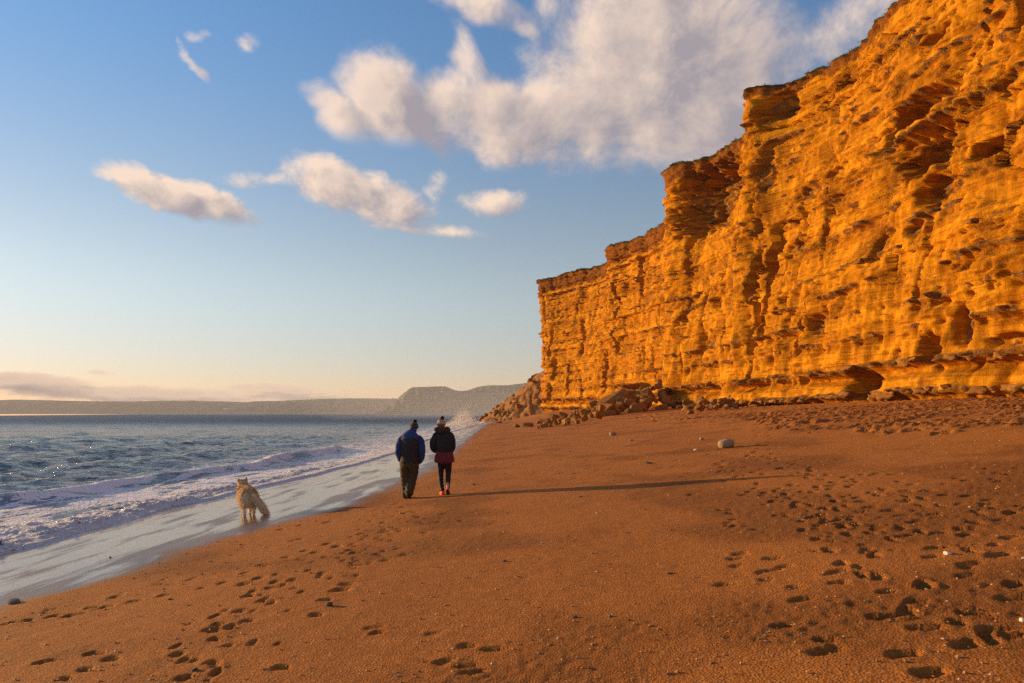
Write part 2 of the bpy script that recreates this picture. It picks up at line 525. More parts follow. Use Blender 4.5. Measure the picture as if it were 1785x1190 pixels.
m_sand, B, bs = new_mat("sand")
t = B.n('ShaderNodeNewGeometry').outputs['Position']
wet = B.attr("wet"); filmA = B.attr("film"); coarse_shade = B.attr("coarse_shade")
n1 = B.noise(t, 0.5, 4, .6); n2 = B.noise(t, 9.0, 6, .7); n3 = B.noise(t, 170.0, 2, .7)
c = B.mix(B.mapr(n1, .3, .7), rgb(.33, .115, .018), rgb(.41, .145, .024))
c = B.mix(B.mapr(n2, .35, .7), c, rgb(.46, .165, .028))
gr = B.voro(t, 95.0, 'F1', 'Color')
sepc = B.n('ShaderNodeSeparateColor'); B.put(sepc.inputs[0], gr)
c = B.mix(B.mapr(sepc.outputs[0], .72, .95), c, rgb(.22, .085, .030))
c = B.mix(B.mapr(sepc.outputs[1], .955, .985), c, rgb(.62, .32, .12))
c = B.mix(B.math('MULTIPLY', coarse_shade, .75), c, rgb(.22, .080, .016))  # coarse patches also darkened in colour for the grains' self-shadow under low sun
cw = B.mix(1.0, c, rgb(.34, .36, .40), 'MULTIPLY')
c = B.mix(wet, c, cw)
B.put(bs.inputs['Base Color'], c)
rw = B.mix(filmA, rgb(.36, .36, .36), rgb(.09, .09, .09))
rr = B.mix(wet, rgb(.88, .88, .88), rw)
B.put(bs.inputs['Roughness'], rr)
B.put(bs.inputs['Specular IOR Level'], B.mapr(wet, 0, 1, .15, 0.5, smooth=False))
B.put(bs.inputs['Coat Weight'], B.math('MULTIPLY', wet, B.mapr(filmA, 0, 1, .10, .42)))
bs.inputs['Coat Roughness'].default_value = 0.07
bs.inputs['Coat IOR'].default_value = 1.5
gb = B.math('ADD', B.math('MULTIPLY', n3, .55), B.math('MULTIPLY', B.voro(t, 60.0), .75))
gb = B.math('ADD', gb, B.math('MULTIPLY', n2, 1.2))
bstr = B.mapr(wet, 0, 1, 1.0, B.mapr(filmA, 0, 1, .42, .16), smooth=False)
B.put(bs.inputs['Normal'], B.bump(gb, bstr, .016))
me = fast_mesh("beach", np.stack([X, Y, Z], -1).reshape(-1, 3), grid_faces(len(ROWS), NC),
               {"wet": wetness, "film": film, "coarse_shade": patch})
beach = link("beach", me, m_sand, kind="structure")

# ------------------------------------------------------------------ sea
sr = np.concatenate([4 * np.exp(np.linspace(0, math.log(70 / 4), 400)), 70 * np.exp(np.linspace(0, math.log(16000 / 70), 150))[1:]])
sq = np.linspace(0, 1, 400)
SY = np.repeat(sr[:, None], len(sq), 1)
span = np.where(SY < 100, 70 + 1.6 * SY, 230 + 1.35 * (SY - 100))
wv = np.where(sq < .62, sq / .62 * 11.0, 0)[None, :]
tail = np.clip((sq - .62) / .38, 0, 1)[None, :]
WD = wv + np.where(sq[None, :] >= .62, 11.0 + (span - 11.0) * tail ** 2.6, 0) - .5
far = sstep(230, 600, SY)
EX = edge_x(np.minimum(SY, 190)) + 0 * far
# past the corner the coast swings inland to the right, so the sea opens out
EX = EX + np.maximum(SY - 230, 0) * .9
SX = EX - WD
ground = sandz(SX, SY) - 12 * far
amp = np.exp(-SY / 260.0)
deep = sstep(2, 14, WD)
ch = .22 * (1 - 2 * np.abs(fbm(SX / 7.5 + .25 * SY / 7, SY / 9.0, 41, 3))) + .17 * fbm(SX / 2.2, SY / 2.4, 42, 3) + .085 * fbm(SX / .8, SY / .9, 43, 2)
swell = .17 * np.sin((WD + 1.6 * perlin(SX / 20, SY / 16, 44) * 2) / 8.5 * 2 * np.pi)
h = (ch * (.12 + .88 * deep) + swell * deep * .8) * amp + 0.02
bamp = .0 + .03 * sstep(.0, .5, perlin(SY / 6.0, .3, 45)) + .07 * np.exp(-((SY - 26) / 6) ** 2)
lace = .55 + .45 * perlin(SY / 1.3, 4.4, 66)
bore = bamp * sstep(lace, lace + .7, WD) * np.exp(-np.maximum(WD - lace - .7, 0) / (1.3 + .8 * perlin(SY / 5.0, 7.7, 46)))
br2 = .30 * np.exp(-((WD - 5.2 - 1.6 * perlin(SY / 11.0, 2.2, 47)) / .55) ** 2) * sstep(.05, .5, perlin(SY / 13.0, 5.5, 48) + .25 * np.exp(-((SY - 24) / 9) ** 2))
h = h + (bore + br2) * np.where(SY < 200, 1, 0)
f1, f2, rid, _, _ = worley(SX / .24, SY / .30, 51)
g1, g2, _, _, _ = worley(SX / .11, SY / .11, 52)
web = 1 - np.abs(fbm(SX / .95 + .8 * perlin(SX / 3, SY / 5, 53), SY / 2.2 + .8 * perlin(SX / 3, SY / 5, 54), 55, 5, .6)) * 2.2
th = .12 + .80 * sstep(0, 15, WD) ** .55
th = th + .10 * perlin(SX / 6, SY / 12, 56)
foam = sstep(th, th + .22, web)
front = sstep(2.4 + 1.2 * perlin(SY / 3, 9.1, 57), .5, WD) * (.22 + .78 * sstep(-.22, .18, fbm(SX / .45, SY / .8, 58, 4) + .35 * sstep(.9, .0, WD)))
foam = np.clip(np.maximum(foam * np.exp(-WD / 13), front) + br2 * 2.2, 0, 1) * np.where(SY < 230, 1, 0)
# whitecaps further out
cap = sstep(.66, .95, fbm(SX / 5.0, SY / 1.6, 59, 5)) * sstep(14, 30, WD) * 0.0
foam = np.clip(foam + cap, 0, 1)
h = h + front * (.075 * np.clip(1 - f1, 0, 1) ** 1.3 * (.2 + 1.4 * rid) + .04 * (1 - g1) - .025) * sstep(.05, .5, WD) + foam * .02 * (1 - g1) * amp
thick = .05 * sstep(0, .25, WD)
z_sheet = ground + thick - .06 * sstep(0.02, -.25, WD)
SZ = np.where(WD < 0, ground - .04 + .0 * WD, np.maximum(h * sstep(0, .6, WD), ground + .005 + np.minimum(.07, WD * .3)))
SZ = np.where(WD < 0, ground + .005 + WD * .12, SZ)
milk = np.clip(sstep(.3, 3.0, WD) * np.exp(-WD / 7.0) * (.55 + .6 * sstep(-.3, .4, fbm(SX / 4, SY / 9, 60, 3))), 0, 1) * np.where(SY < 260, 1, .0)

m_sea, B, bs = new_mat("sea_water")
t = B.n('ShaderNodeNewGeometry').outputs['Position']
fo = B.attr("foam"); mk = B.attr("milk")
c = B.mix(B.mapr(B.noise(t, .05, 3), .3, .7), rgb(.009, .028, .055), rgb(.018, .044, .078))
c = B.mix(B.math('MULTIPLY', mk, .85), c, rgb(.26, .30, .37))
fn = B.noise(t, 9.0, 6, .7)
fv = B.voro(t, 13.0)
ff = B.mapr(B.math('ADD', fo, B.math('MULTIPLY', B.math('SUBTRACT', fn, .5), .9)), .30, .62)
ff = B.math('MULTIPLY', ff, B.mapr(fo, .02, .15))
ff = B.math('MULTIPLY', ff, B.mapr(B.math('ADD', fv, B.math('MULTIPLY', fo, -.35)), .62, .34))
c = B.mix(ff, c, rgb(.84, .82, .81))
B.put(bs.inputs['Base Color'], c)
B.put(bs.inputs['Roughness'], B.mapr(ff, 0, 1, B.mapr(B.attr('open'), 0, 1, .12, .46), .75, smooth=False))
bs.inputs['IOR'].default_value = 1.333
w1 = B.noise(B.scale(t, (1, 1.2, 1)), .9, 5, .6, .3); w2 = B.noise(t, 3.6, 4, .6); w3 = B.noise(B.scale(t, (1, .7, 1)), .16, 4, .55)
hh = B.math('ADD', B.math('MULTIPLY', w1, .75), B.math('MULTIPLY', w2, .26))
hh = B.math('ADD', hh, B.math('MULTIPLY', w3, 1.6))
hh = B.math('ADD', hh, B.math('MULTIPLY', B.math('MULTIPLY', B.math('SUBTRACT', fn, B.math('MULTIPLY', fv, 1.1)), ff), .13))
B.put(bs.inputs['Normal'], B.bump(hh, B.mapr(mk, 0, .8, 1.0, .35), .9))
me = fast_mesh("sea", np.stack([SX, SY, SZ], -1).reshape(-1, 3), grid_faces(len(sr), len(sq)), {"foam": foam, "milk": milk, "open": sstep(35, 260, SY)})
sea = link("sea", me, m_sea, kind="structure")
me.flip_normals()

# ------------------------------------------------------------------ cliff
CP = np.array([
    (34, -14, 4, 37), (34, 4, 4, 37), (33.2, 22, 4, 37), (31.5, 39, 4.2, 37), (29.8, 51, 4.8, 37), (28.9, 60, 5.2, 36.5),
    (28.0, 67, 6.0, 36.3), (26.8, 73, 4.0, 36), (26, 77, -.1, 36.2), (26.1, 81, 4.6, 36), (25.6, 87, 5.4, 36),
    (24.8, 95, 3.2, 36), (24, 102, -1.2, 36.2), (27, 106, .5, 36), (28.5, 115, 0, 36), (27.5, 130, 1.2, 36),
    (24.8, 143, .2, 36.2), (22, 151, -.3, 36.8), (20, 156, 3.6, 36), (17, 164, 5.0, 36), (11.5, 177, 2.0, 36.2),
    (8, 184, -.2, 36), (9.5, 190.5, 0, 36), (18, 200, 0, 36), (40, 212, 0, 36), (75, 226, 0, 36)], dtype=float)


def catmull(P, n):
    out = []
    Q = np.vstack([2 * P[0] - P[1], P, 2 * P[-1] - P[-2]])
    t = np.linspace(0, 1, n, endpoint=False)[:, None]
    for i in range(1, len(Q) - 2):
        a, b, c, d = Q[i - 1], Q[i], Q[i + 1], Q[i + 2]
        out.append(.5 * ((2 * b) + (c - a) * t + (2 * a - 5 * b + 4 * c - d) * t ** 2 + (3 * b - a - 3 * c + d) * t ** 3))
    return np.vstack(out + [P[-1:]])


dense = catmull(CP, 160)
s_a = 0.0; s_b = 0.0
seg = np.r_[0, np.cumsum(np.hypot(*np.diff(dense[:, :2], axis=0).T))]
# columns: spacing grows with distance
dist = np.hypot(dense[:, 0], np.maximum(dense[:, 1], 30))
w_ = np.r_[0, np.cumsum(np.diff(seg) / (dist[1:] ** .82))]
NCC = 1260
si = np.interp(np.linspace(0, w_[-1], NCC), w_, seg)
s_a = float(np.interp(30, dense[:900, 1], seg[:900])); s_b = float(seg[-1] - 75)
bx = np.interp(si, seg, dense[:, 0]); by = np.interp(si, seg, dense[:, 1])
sb = np.interp(si, seg, dense[:, 2]); tp = np.interp(si, seg, dense[:, 3])
tx = np.gradient(bx, si); ty = np.gradient(by, si)
nx, ny = -ty, tx
kk = np.hanning(31); kk /= kk.sum()
nx = np.convolve(np.pad(nx, 15, mode='edge'), kk, mode='valid'); ny = np.convolve(np.pad(ny, 15, mode='edge'), kk, mode='valid')
ln = np.hypot(nx, ny); nx /= ln; ny /= ln
NRR = 520
zb = sandz(bx, by) - 1.2
topz = EZ + tp + .55 * perlin(si / 4.0, 1.1, 71) + .3 * perlin(si / 1.1, 2.1, 72) + .12 * perlin(si / .35, 2.7, 73)
vrow = np.linspace(0, 1, NRR)
S = np.repeat(si[None, :], NRR, 0)
ZZ = zb[None, :] + (topz - zb)[None, :] * vrow[:, None]
V = np.clip((ZZ - EZ) / 36.0, -.1, 1.1)
off = -sb[None, :] * np.clip(V, 0, 1) ** 1.7
zr = ZZ - EZ
dip = .55 * perlin(S / 38.0, 3.3, 74) + .16 * perlin(S / 6.0, zr / 5, 75)
zz = zr + dip
up = sstep(4, 16, zr)
farb = sstep(110, 150, by)[None, :]
# buttresses and gullies
off += 1.0 * fbm(S / 15.0, zr / 45.0, 76, 3) + .30 * perlin(S / 5.0 + .15 * perlin(S / 4, zr / 6, 77), zr / 16.0, 78)
gul = 1 - np.abs(perlin(S / 7.0 + .5 * perlin(S / 9, zr / 9, 79), zr / 30.0, 80)) * 5.0
off -= .6 * np.clip(gul, 0, 1) ** 1.5 * (1 - .4 * farb) * sstep(-.2, .5, perlin(S / 10, zr / 14, 81) + .1)
# big plane spalls high up
f1, f2, rid, ox, oy = worley(S / 5.2 + .35 * perlin(S / 3, zr / 3, 82), zz / 4.2 + .25 * perlin(S / 3, zr / 3, 83), 84)
off += ((rid - .5) * .55 + (ox * (rid * 7 % 1 - .5) + oy * (rid * 13 % 1 - .5)) * 1.1) * (.15 + .85 * up)
f1b, f2b, ridb, oxb, oyb = worley(S / 1.5 + .3 * perlin(S, zr, 85), zz / 1.1, 86)
msk = sstep(.0, .5, perlin(S / 9, zr / 6, 87) + .1)
off += ((ridb - .5) * .30 + (oxb * (ridb * 7 % 1 - .5) + oyb * (ridb * 13 % 1 - .5)) * .62) * msk * (1 - .6 * farb) * (.35 + .65 * up)
crack = (1 - sstep(.0, .06, f2b - f1b)) * sstep(.1, .5, perlin(S / 5, zr / 5, 88))
off -= .16 * crack
# level beds, each standing a little in or out of the next
rbd = np.random.default_rng(77)
edges = [-3.0]
while edges[-1] < 41:
    edges.append(edges[-1] + rbd.uniform(.28, 1.25))
edges = np.array(edges)
kb = np.clip(np.searchsorted(edges, zz + .10 * perlin(S / 2.2, zz / 3, 181)) - 1, 0, len(edges) - 2)
rb = rbd.uniform(-1, 1, len(edges)); tone_b = rbd.random(len(edges))
bedamp = (.07 + .20 * up) * (1 + 1.0 * farb) * (.35 + .65 * sstep(-.35, .25, perlin(S / 11, zr / 9, 182)))
off += bedamp * (1.1 * rb[kb] + .7 * perlin(S / 6.0, kb * 5.37, 183) + .35 * perlin(S / 1.3, kb * 3.71, 184))
tone = np.clip(tone_b[kb] * .7 + .3 + .35 * perlin(S / 8, kb * 2.3, 180), 0, 1)
# drapery: sharp upright aretes between smooth scoops, fanning downwards
flx = S + 1.0 * perlin(S / 4.2, zr / 5.0, 89) + .22 * zr * perlin(S / 11, zr / 30, 90)
scoop = 1 - 2 * np.abs(perlin(flx / 4.6, zr / 12.0, 91))
flute = 1 - 2 * np.abs(perlin(flx / 1.15, zr / 7.0, 92))
flute2 = 1 - 2 * np.abs(perlin(flx / .42, zr / 3.5, 192))
low = 1 - .75 * sstep(9, 17, zr)
lown = low * (1 - .80 * farb)
off += lown * (1.0 * scoop + .20 * flute + .06 * flute2)
off += (1 - low) * .04 * flute
# bedding
BEDS = [1.45, 3.7, 6.3, 8.3, 10.6, 12.7, 14.6, 16.3, 18.2, 20.1, 21.6, 23.4, 25.0, 26.8, 28.3, 30.0, 31.4, 32.8]
hard = np.zeros_like(S)
w1f1, w1f2, w1r, _, _ = worley(S / .75, zz / .55, 93)
w2f1, _, w2r, _, _ = worley(S / .32, zz / .27, 94)
nod = np.clip(1.05 - w1f1, 0, 1) ** 1.2
for k_, b in enumerate(BEDS):
    big = 1.7 if k_ < 2 else (1.25 if k_ in (2, 3) else 1.0)
    pt = sstep(-.25 if k_ < 3 else .0, .40, .8 * perlin(S / (6.0 + k_ % 3), k_ * 7.3 + .5, 95) + .75 * perlin(S / 1.3, k_ * 3.1, 96) + .35 * perlin(S / .5, k_ * 5.1, 196))
    if k_ < 2:
        pt = np.maximum(pt, .65 * sstep(-.45, .0, perlin(S / 5.0, k_ * 4.4, 230)))
    wob = .18 * perlin(S / 1.6, k_ * 1.7, 97)
    thk = .20 + .10 * (k_ < 2) + .08 * perlin(S / 3.0, k_ * 9.1, 98)
    dzb = zz - b - wob
    core = np.exp(-(dzb / thk) ** 4) * pt
    hard = np.maximum(hard, core * sstep(.05, .45, nod))
    off += big * core * (.04 + .55 * nod * (.3 + 1.2 * w1r))
    off -= (.75 if k_ < 2 else .50 if k_ < 4 else .26) * big * pt * np.exp(-((dzb + .42 * big) / (.26 * big)) ** 2)
    off += .12 * pt * np.exp(-((dzb - .7) / .4) ** 2)
    for sub, amt in ((0.0, .34), (.85, .20), (-.55, .18)):
        row = np.exp(-((dzb - sub) / .13) ** 2)
        pm_ = row * sstep(.12, .42, perlin(S / .55, k_ * 11.3 + sub * 7, 221) + .45 * perlin(S / 4.0, k_ * 2.3 + sub, 222))
        off -= amt * pm_
        hard = np.maximum(hard, .55 * pm_)  # pits are coloured dark as well, adding painted shade to their depth
# thin laminae, stronger in the far buttress
lam = perlin(S / 9.0, zz / .55, 99)
off += (.07 + .08 * sstep(120, 150, by)[None, :]) * np.sign(lam) * np.abs(lam) ** .6 * (.3 + .7 * sstep(10, 14, zr))
# pits
off -= .34 * sstep(.52, .85, perlin(S / .8, zr / .55, 100) + .45 * perlin(S / 7, zr / 7, 101))
# joints: narrow upright clefts
def crack_at(s0, z0, z1, wid, dep):
    c0, c1 = np.searchsorted(si, s0 - 2.5 - wid * 1.5), np.searchsorted(si, s0 + 2.5 + wid * 1.5)
    if c1 <= c0:
        return
    zc, sc = zr[:, c0:c1], S[:, c0:c1]
    line = s0 + 1.1 * perlin(zc / 5.0, s0 * 1.3, 211) + .35 * perlin(zc / 1.2, s0 * 2.3, 212)
    wv_ = wid * (.6 + .8 * np.clip(.5 + perlin(zc / 2.2, s0 * 3.3, 213), 0, 1))
    e = np.abs(sc - line) / wv_
    off[:, c0:c1] -= dep * (1 - sstep(.45, 1.0, e)) * sstep(z0 - 1, z0 + .8, zc) * sstep(z1 + 1, z1 - .8, zc)
rk = random.Random(17)
for i in range(64):
    s0 = rk.uniform(s_a, s_b); z0 = rk.uniform(1, 26)
    crack_at(s0, z0, z0 + rk.uniform(2.5, 10), rk.uniform(.14, .5) * (1 + (s0 - s_a) / 140), rk.uniform(.5, 1.6))
for (pxk, ya, yb_, wk, dk) in [(1024, 545, 640, 1.5, 2.2), (966, 545, 690, 1.0, 1.6), (1116, 448, 515, .8, 2.0), (1062, 600, 660, .8, 1.2), (990, 600, 700, .6, 1.2)]:
    far_ = np.where(by > 120, np.abs(HX + F * bx / by - pxk), 1e9)
    j = int(np.argmin(far_)); d = by[j]
    crack_at(si[j], (HY - yb_) * d / F, (HY - ya) * d / F, wk, dk)
# named hollows: (px, py, radius px x, radius px y, depth)
pxc = HX + F * bx / np.maximum(by, 5)
nearmask = (si < np.interp(0, [0, 1], [0, 1]) + si[np.argmin(np.abs(by - 103))])
for (hx_, hy_, rx_, ry_, dep) in [(1620, 262, 40, 50, 3.2), (1600, 190, 50, 30, 2.6), (1640, 330, 30, 34, 2.0), (1722, 258, 28, 20, 2.4), (1560, 240, 12, 40, 1.2), (1640, 60, 24, 22, 1.3), (1765, 140, 22, 30, 1.3),
                                  (1236, 345, 36, 62, 4.4), (1512, 672, 26, 32, 2.8), (1638, 612, 20, 36, 2.0), (1692, 560, 14, 44, 1.1), (1575, 620, 12, 22, .9),
                                  (1440, 565, 22, 24, 1.1), (1535, 430, 10, 40, .9), (1700, 465, 18, 12, 1.0), (1420, 330, 26, 16, .9), (1330, 300, 10, 40, .8), (1362, 180, 14, 22, .9), (1452, 300, 12, 10, .7),
                                  (1760, 590, 30, 12, 1.1), (1600, 400, 12, 18, .7), (1380, 430, 16, 12, .7), (1290, 520, 10, 26, .8), (1250, 600, 16, 14, .7)]:
    cand = np.where(nearmask, np.abs(pxc + 0 - hx_), 1e9)
    # set-back of the face moves the column in view: use the mid-height set-back
    d_guess = by
    v_g = np.clip((HY - hy_) * d_guess / F / 36, 0, 1)
    pxx = HX + F * (bx + sb * v_g ** 1.7 * -nx) / (by + sb * v_g ** 1.7 * -ny)
    j = int(np.argmin(np.where(nearmask & (by > 20), np.abs(pxx - hx_), 1e9)))
    d = by[j]; zc = (HY - hy_) * d / F
    sc = d / F
    cosv = abs(nx[j] * bx[j] + ny[j] * by[j]) / math.hypot(bx[j], by[j])
    rs = rx_ * sc / max(cosv, .3); rz = ry_ * sc
    e = np.sqrt(((S - si[j]) / rs) ** 2 + ((zr - zc) / rz) ** 2) + .30 * fbm(S / 1.3, zr / 1.3, 103, 3)
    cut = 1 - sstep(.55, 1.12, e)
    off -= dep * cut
    hard = np.maximum(hard, .75 * sstep(.2, .9, cut) * (.4 + .6 * sstep(-.2, .3, perlin(S / .5, zr / .5, 104))))  # shade of the hollows also painted in, using the dark hard-bed colour
# alcove behind the far rock pile, and soil cap
wcap = topz[None, :] - ZZ
soil = 1 - sstep(1.7, 3.0, wcap + 1.0 * fbm(S / 2.5, zr / 3, 105, 3) - .9 * sstep(95, 150, by)[None, :] + 1.4 * sstep(60, 75, -by + 140)[None, :] * 0 + 1.2 * (by < 90)[None, :])
c1, c2, cr, cox, coy = worley(S / .55, zr / .6, 106)
off += soil * ((cr - .5) * .35 + .22 * (1 - c1) - .25)
off += .35 * np.exp(-(wcap / .35) ** 2)           # turf lip
rim_ = (1 - sstep(0, .5, wcap))
# small roughness
crum = sstep(.02, .45, fbm(S / 4, zr / 3, 201, 3) + .35 * hard - .30 * (1 - up) * (1 - farb) * (1 - hard))
off += .05 * fbm(S / .9, zr / .9, 107, 3) + (.02 + .14 * crum) * perlin(S / .30, zr / .26, 108) + .11 * crum * perlin(S / .16, zr / .15, 208) + hard * .12 * (.6 - w2f1)
# the face runs out a little where it meets the sand
PX_ = bx[None, :] + nx[None, :] * off
PY_ = by[None, :] + ny[None, :] * off
PZ_ = ZZ + .10 * perlin(S / .8, zr / .5, 109) * (1 - rim_)
# plateau behind the edge
plat = []
for i, back in enumerate([.4, 1.0, 2.0, 4.0, 8.0, 16.0, 34.0]):
    o2 = off[-1] - back
    plat.append((bx + nx * o2, by + ny * o2, topz + .25 * perlin(si / 1.2, back, 110) + .15 + back * .03))
PX_ = np.vstack([PX_] + [p[0][None] for p in plat]); PY_ = np.vstack([PY_] + [p[1][None] for p in plat]); PZ_ = np.vstack([PZ_] + [p[2][None] for p in plat])
npl = len(plat)
soilA = np.vstack([soil, np.ones((npl, NCC))]); hard_shadeA = np.vstack([hard, np.zeros((npl, NCC))])
turf = np.vstack([rim_ * .9, np.ones((npl, NCC))])

m_cliff, B, bs = new_mat("sandstone")
t = B.n('ShaderNodeNewGeometry').outputs['Position']
ha = B.attr("hard"); so = B.attr("soil"); tu = B.attr("turf")
n1 = B.noise(t, .22, 5, .6); n2 = B.noise(t, 1.3, 6, .65); n3 = B.noise(B.scale(t, (2.2, 2.2, .35)), .8, 5, .65)
n4 = B.noise(t, 7.0, 6, .7); nb = B.noise(B.scale(t, (.12, .12, 2.2)), 1.0, 5, .6)
c = B.mix(B.mapr(n1, .32, .68), rgb(.50, .190, .005), rgb(.60, .250, .008))
c = B.mix(B.mapr(n3, .40, .72), c, rgb(.76, .345, .016))
c = B.mix(B.math('MULTIPLY', B.mapr(B.attr('tone'), .35, 1.0), .5), c, rgb(.29, .090, .004))
c = B.mix(B.math('MULTIPLY', B.mapr(nb, .52, .72), .4), c, rgb(.42, .125, .004))
n5 = B.noise(B.scale(t, (1, 1, 1.5)), .30, 6, .68, .4)
c = B.mix(B.math('MULTIPLY', B.mapr(n5, .49, .66), .75), c, rgb(.25, .080, .005))
c = B.mix(B.math('MULTIPLY', B.mapr(n2, .52, .75), .55), c, rgb(.27, .082, .004))
ns = B.noise(B.scale(t, (.30, .30, 6.5)), 1.0, 6, .66)
nv = B.noise(B.scale(t, (3.2, 3.2, .30)), 1.0, 5, .62)
c = B.mix(B.math('MULTIPLY', B.mapr(ns, .55, .63), .62), c, rgb(.21, .066, .005))
c = B.mix(B.math('MULTIPLY', B.mapr(ns, .44, .37), .35), c, rgb(.78, .37, .03))
c = B.mix(B.math('MULTIPLY', B.mapr(nv, .62, .70), .45), c, rgb(.24, .075, .005))
cr_ = B.attr('crumb')
c = B.mix(B.math('MULTIPLY', B.math('MULTIPLY', cr_, B.mapr(n4, .40, .60)), .8), c, rgb(.20, .072, .010))
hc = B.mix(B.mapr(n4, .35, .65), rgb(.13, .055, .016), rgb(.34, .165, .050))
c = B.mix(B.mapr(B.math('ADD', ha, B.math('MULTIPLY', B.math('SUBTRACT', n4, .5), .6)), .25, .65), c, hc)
sc_ = B.mix(B.mapr(n4, .35, .65), rgb(.12, .042, .013), rgb(.26, .088, .022))
c = B.mix(B.math('MULTIPLY', B.mapr(B.math('ADD', so, B.math('MULTIPLY', B.math('SUBTRACT', n2, .5), .9)), .35, .75), .85), c, sc_)
c = B.mix(B.mapr(tu, .45, .8), c, B.mix(B.mapr(n4, .3, .7), rgb(.05, .05, .018), rgb(.11, .085, .03)))
B.put(bs.inputs['Base Color'], c)
bs.inputs['Roughness'].default_value = .92
bs.inputs['Specular IOR Level'].default_value = .05
hgt = B.math('ADD', B.math('MULTIPLY', n4, B.mapr(cr_, 0, 1, .22, .55)), B.math('MULTIPLY', n2, .12))
hgt = B.math('ADD', hgt, B.math('MULTIPLY', B.noise(t, 22.0, 5, .7), .18))
hgt = B.math('ADD', hgt, B.math('MULTIPLY', ns, .55))
hgt = B.math('ADD', hgt, B.math('MULTIPLY', nv, .25))
B.put(bs.inputs['Normal'], B.bump(hgt, 1.0, .30))
me = fast_mesh("cliff", np.stack([PX_, PY_, PZ_], -1).reshape(-1, 3), grid_faces(NRR + npl, NCC), {"hard": hard_shadeA, "soil": soilA, "turf": turf, "crumb": np.vstack([crum, np.zeros((npl, NCC))]), "tone": np.vstack([tone, np.zeros((npl, NCC))])}, smooth=True)
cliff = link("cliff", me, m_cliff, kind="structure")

# ------------------------------------------------------------------ stones
def boulder_mesh(name, seed, box=(1, 1, 1), n=18, bev=.07, subdiv=1):
    rnd = random.Random(seed)
    bm = bmesh.new()
    for i in range(n):
        v = Vector((rnd.uniform(-1, 1), rnd.uniform(-1, 1), rnd.uniform(-1, 1)))
        m_ = max(abs(v.x), abs(v.y), abs(v.z))
        v = v / m_ * rnd.uniform(.82, 1.0)
        v = v * .72 + v.normalized() * .28
        bm.verts.new((v.x * box[0] * .5, v.y * box[1] * .5, v.z * box[2] * .5))
    r = bmesh.ops.convex_hull(bm, input=bm.verts)
    junk = [g for g in r['geom_interior'] if isinstance(g, bmesh.types.BMVert)]
    bmesh.ops.delete(bm, geom=junk, context='VERTS')
    bmesh.ops.dissolve_limit(bm, angle_limit=.25, verts=bm.verts, edges=bm.edges)
    bmesh.ops.bevel(bm, geom=list(bm.edges), offset=bev * min(box), segments=1, affect='EDGES', clamp_overlap=True)
    bmesh.ops.triangulate(bm, faces=bm.faces)
    if subdiv:
        bmesh.ops.subdivide_edges(bm, edges=bm.edges, cuts=1, use_grid_fill=True)
        for v in bm.verts:
            k = v.co.normalized()
            a = perlin(np.array([v.co.x * 3.1 + seed]), np.array([v.co.y * 3.1 + v.co.z * 2.3]), seed)[0]
            v.co += k * (.055 * float(a) * min(box))
    me = bpy.data.meshes.new(name)
    bm.to_mesh(me); bm.free()
    return me


def cobble_mesh(name, seed, box=(1, 1, 1), sub=3, rough=.10):
    bm = bmesh.new()
    bmesh.ops.create_icosphere(bm, subdivisions=sub, radius=.5)
    for v in bm.verts:
        p = v.co.copy()
        q = Vector([math.copysign(abs(2 * a) ** .8, a) / 2 for a in p])
        a = float(perlin(np.array([p.x * 3 + seed * 1.7 + p.z]), np.array([p.y * 3 - p.z * 2.1]), seed)[0])
        b = float(perlin(np.array([p.x * 9 + seed * .7 + p.z * 4]), np.array([p.y * 9 - p.z * 6]), seed + 5)[0])
        q *= 1 + rough * (1.6 * a + .6 * b)
        v.co = Vector((q.x * box[0], q.y * box[1], q.z * box[2]))
    me = bpy.data.meshes.new(name)
    bm.to_mesh(me); bm.free()
    for p in me.polygons: p.use_smooth = True
    return me


def rock_mat(name, a, b, c3):
    m, B, bs = new_mat(name)
    t = B.n('ShaderNodeNewGeometry').outputs['Position']
    n1 = B.noise(t, 1.4, 6, .65); n2 = B.noise(t, 8, 6, .7)
    oi = B.n('ShaderNodeObjectInfo').outputs['Random']
    c = B.mix(B.mapr(n1, .35, .65), rgb(*a), rgb(*b))
    c = B.mix(B.math('MULTIPLY', B.mapr(n2, .5, .7), .6), c, rgb(*c3))
    c = B.mix(B.math('MULTIPLY', oi, .45), c, rgb(*c3))
    B.put(bs.inputs['Base Color'], c)
    bs.inputs['Roughness'].default_value = .9
    bs.inputs['Specular IOR Level'].default_value = .15
    B.put(bs.inputs['Normal'], B.bump(B.math('ADD', n1, B.math('MULTIPLY', n2, .4)), .8, .14))
    return m


m_rock = rock_mat("fallen_rock", (.24, .110, .028), (.36, .165, .042), (.13, .062, .020))
m_nod = rock_mat("nodule_rock", (.24, .105, .026), (.36, .165, .042), (.11, .05, .016))
m_stone = rock_mat("beach_stone", (.34, .24, .15), (.45, .31, .18), (.28, .19, .12))
m_scree = rock_mat("scree_rock", (.26, .115, .032), (.42, .19, .05), (.11, .06, .022))

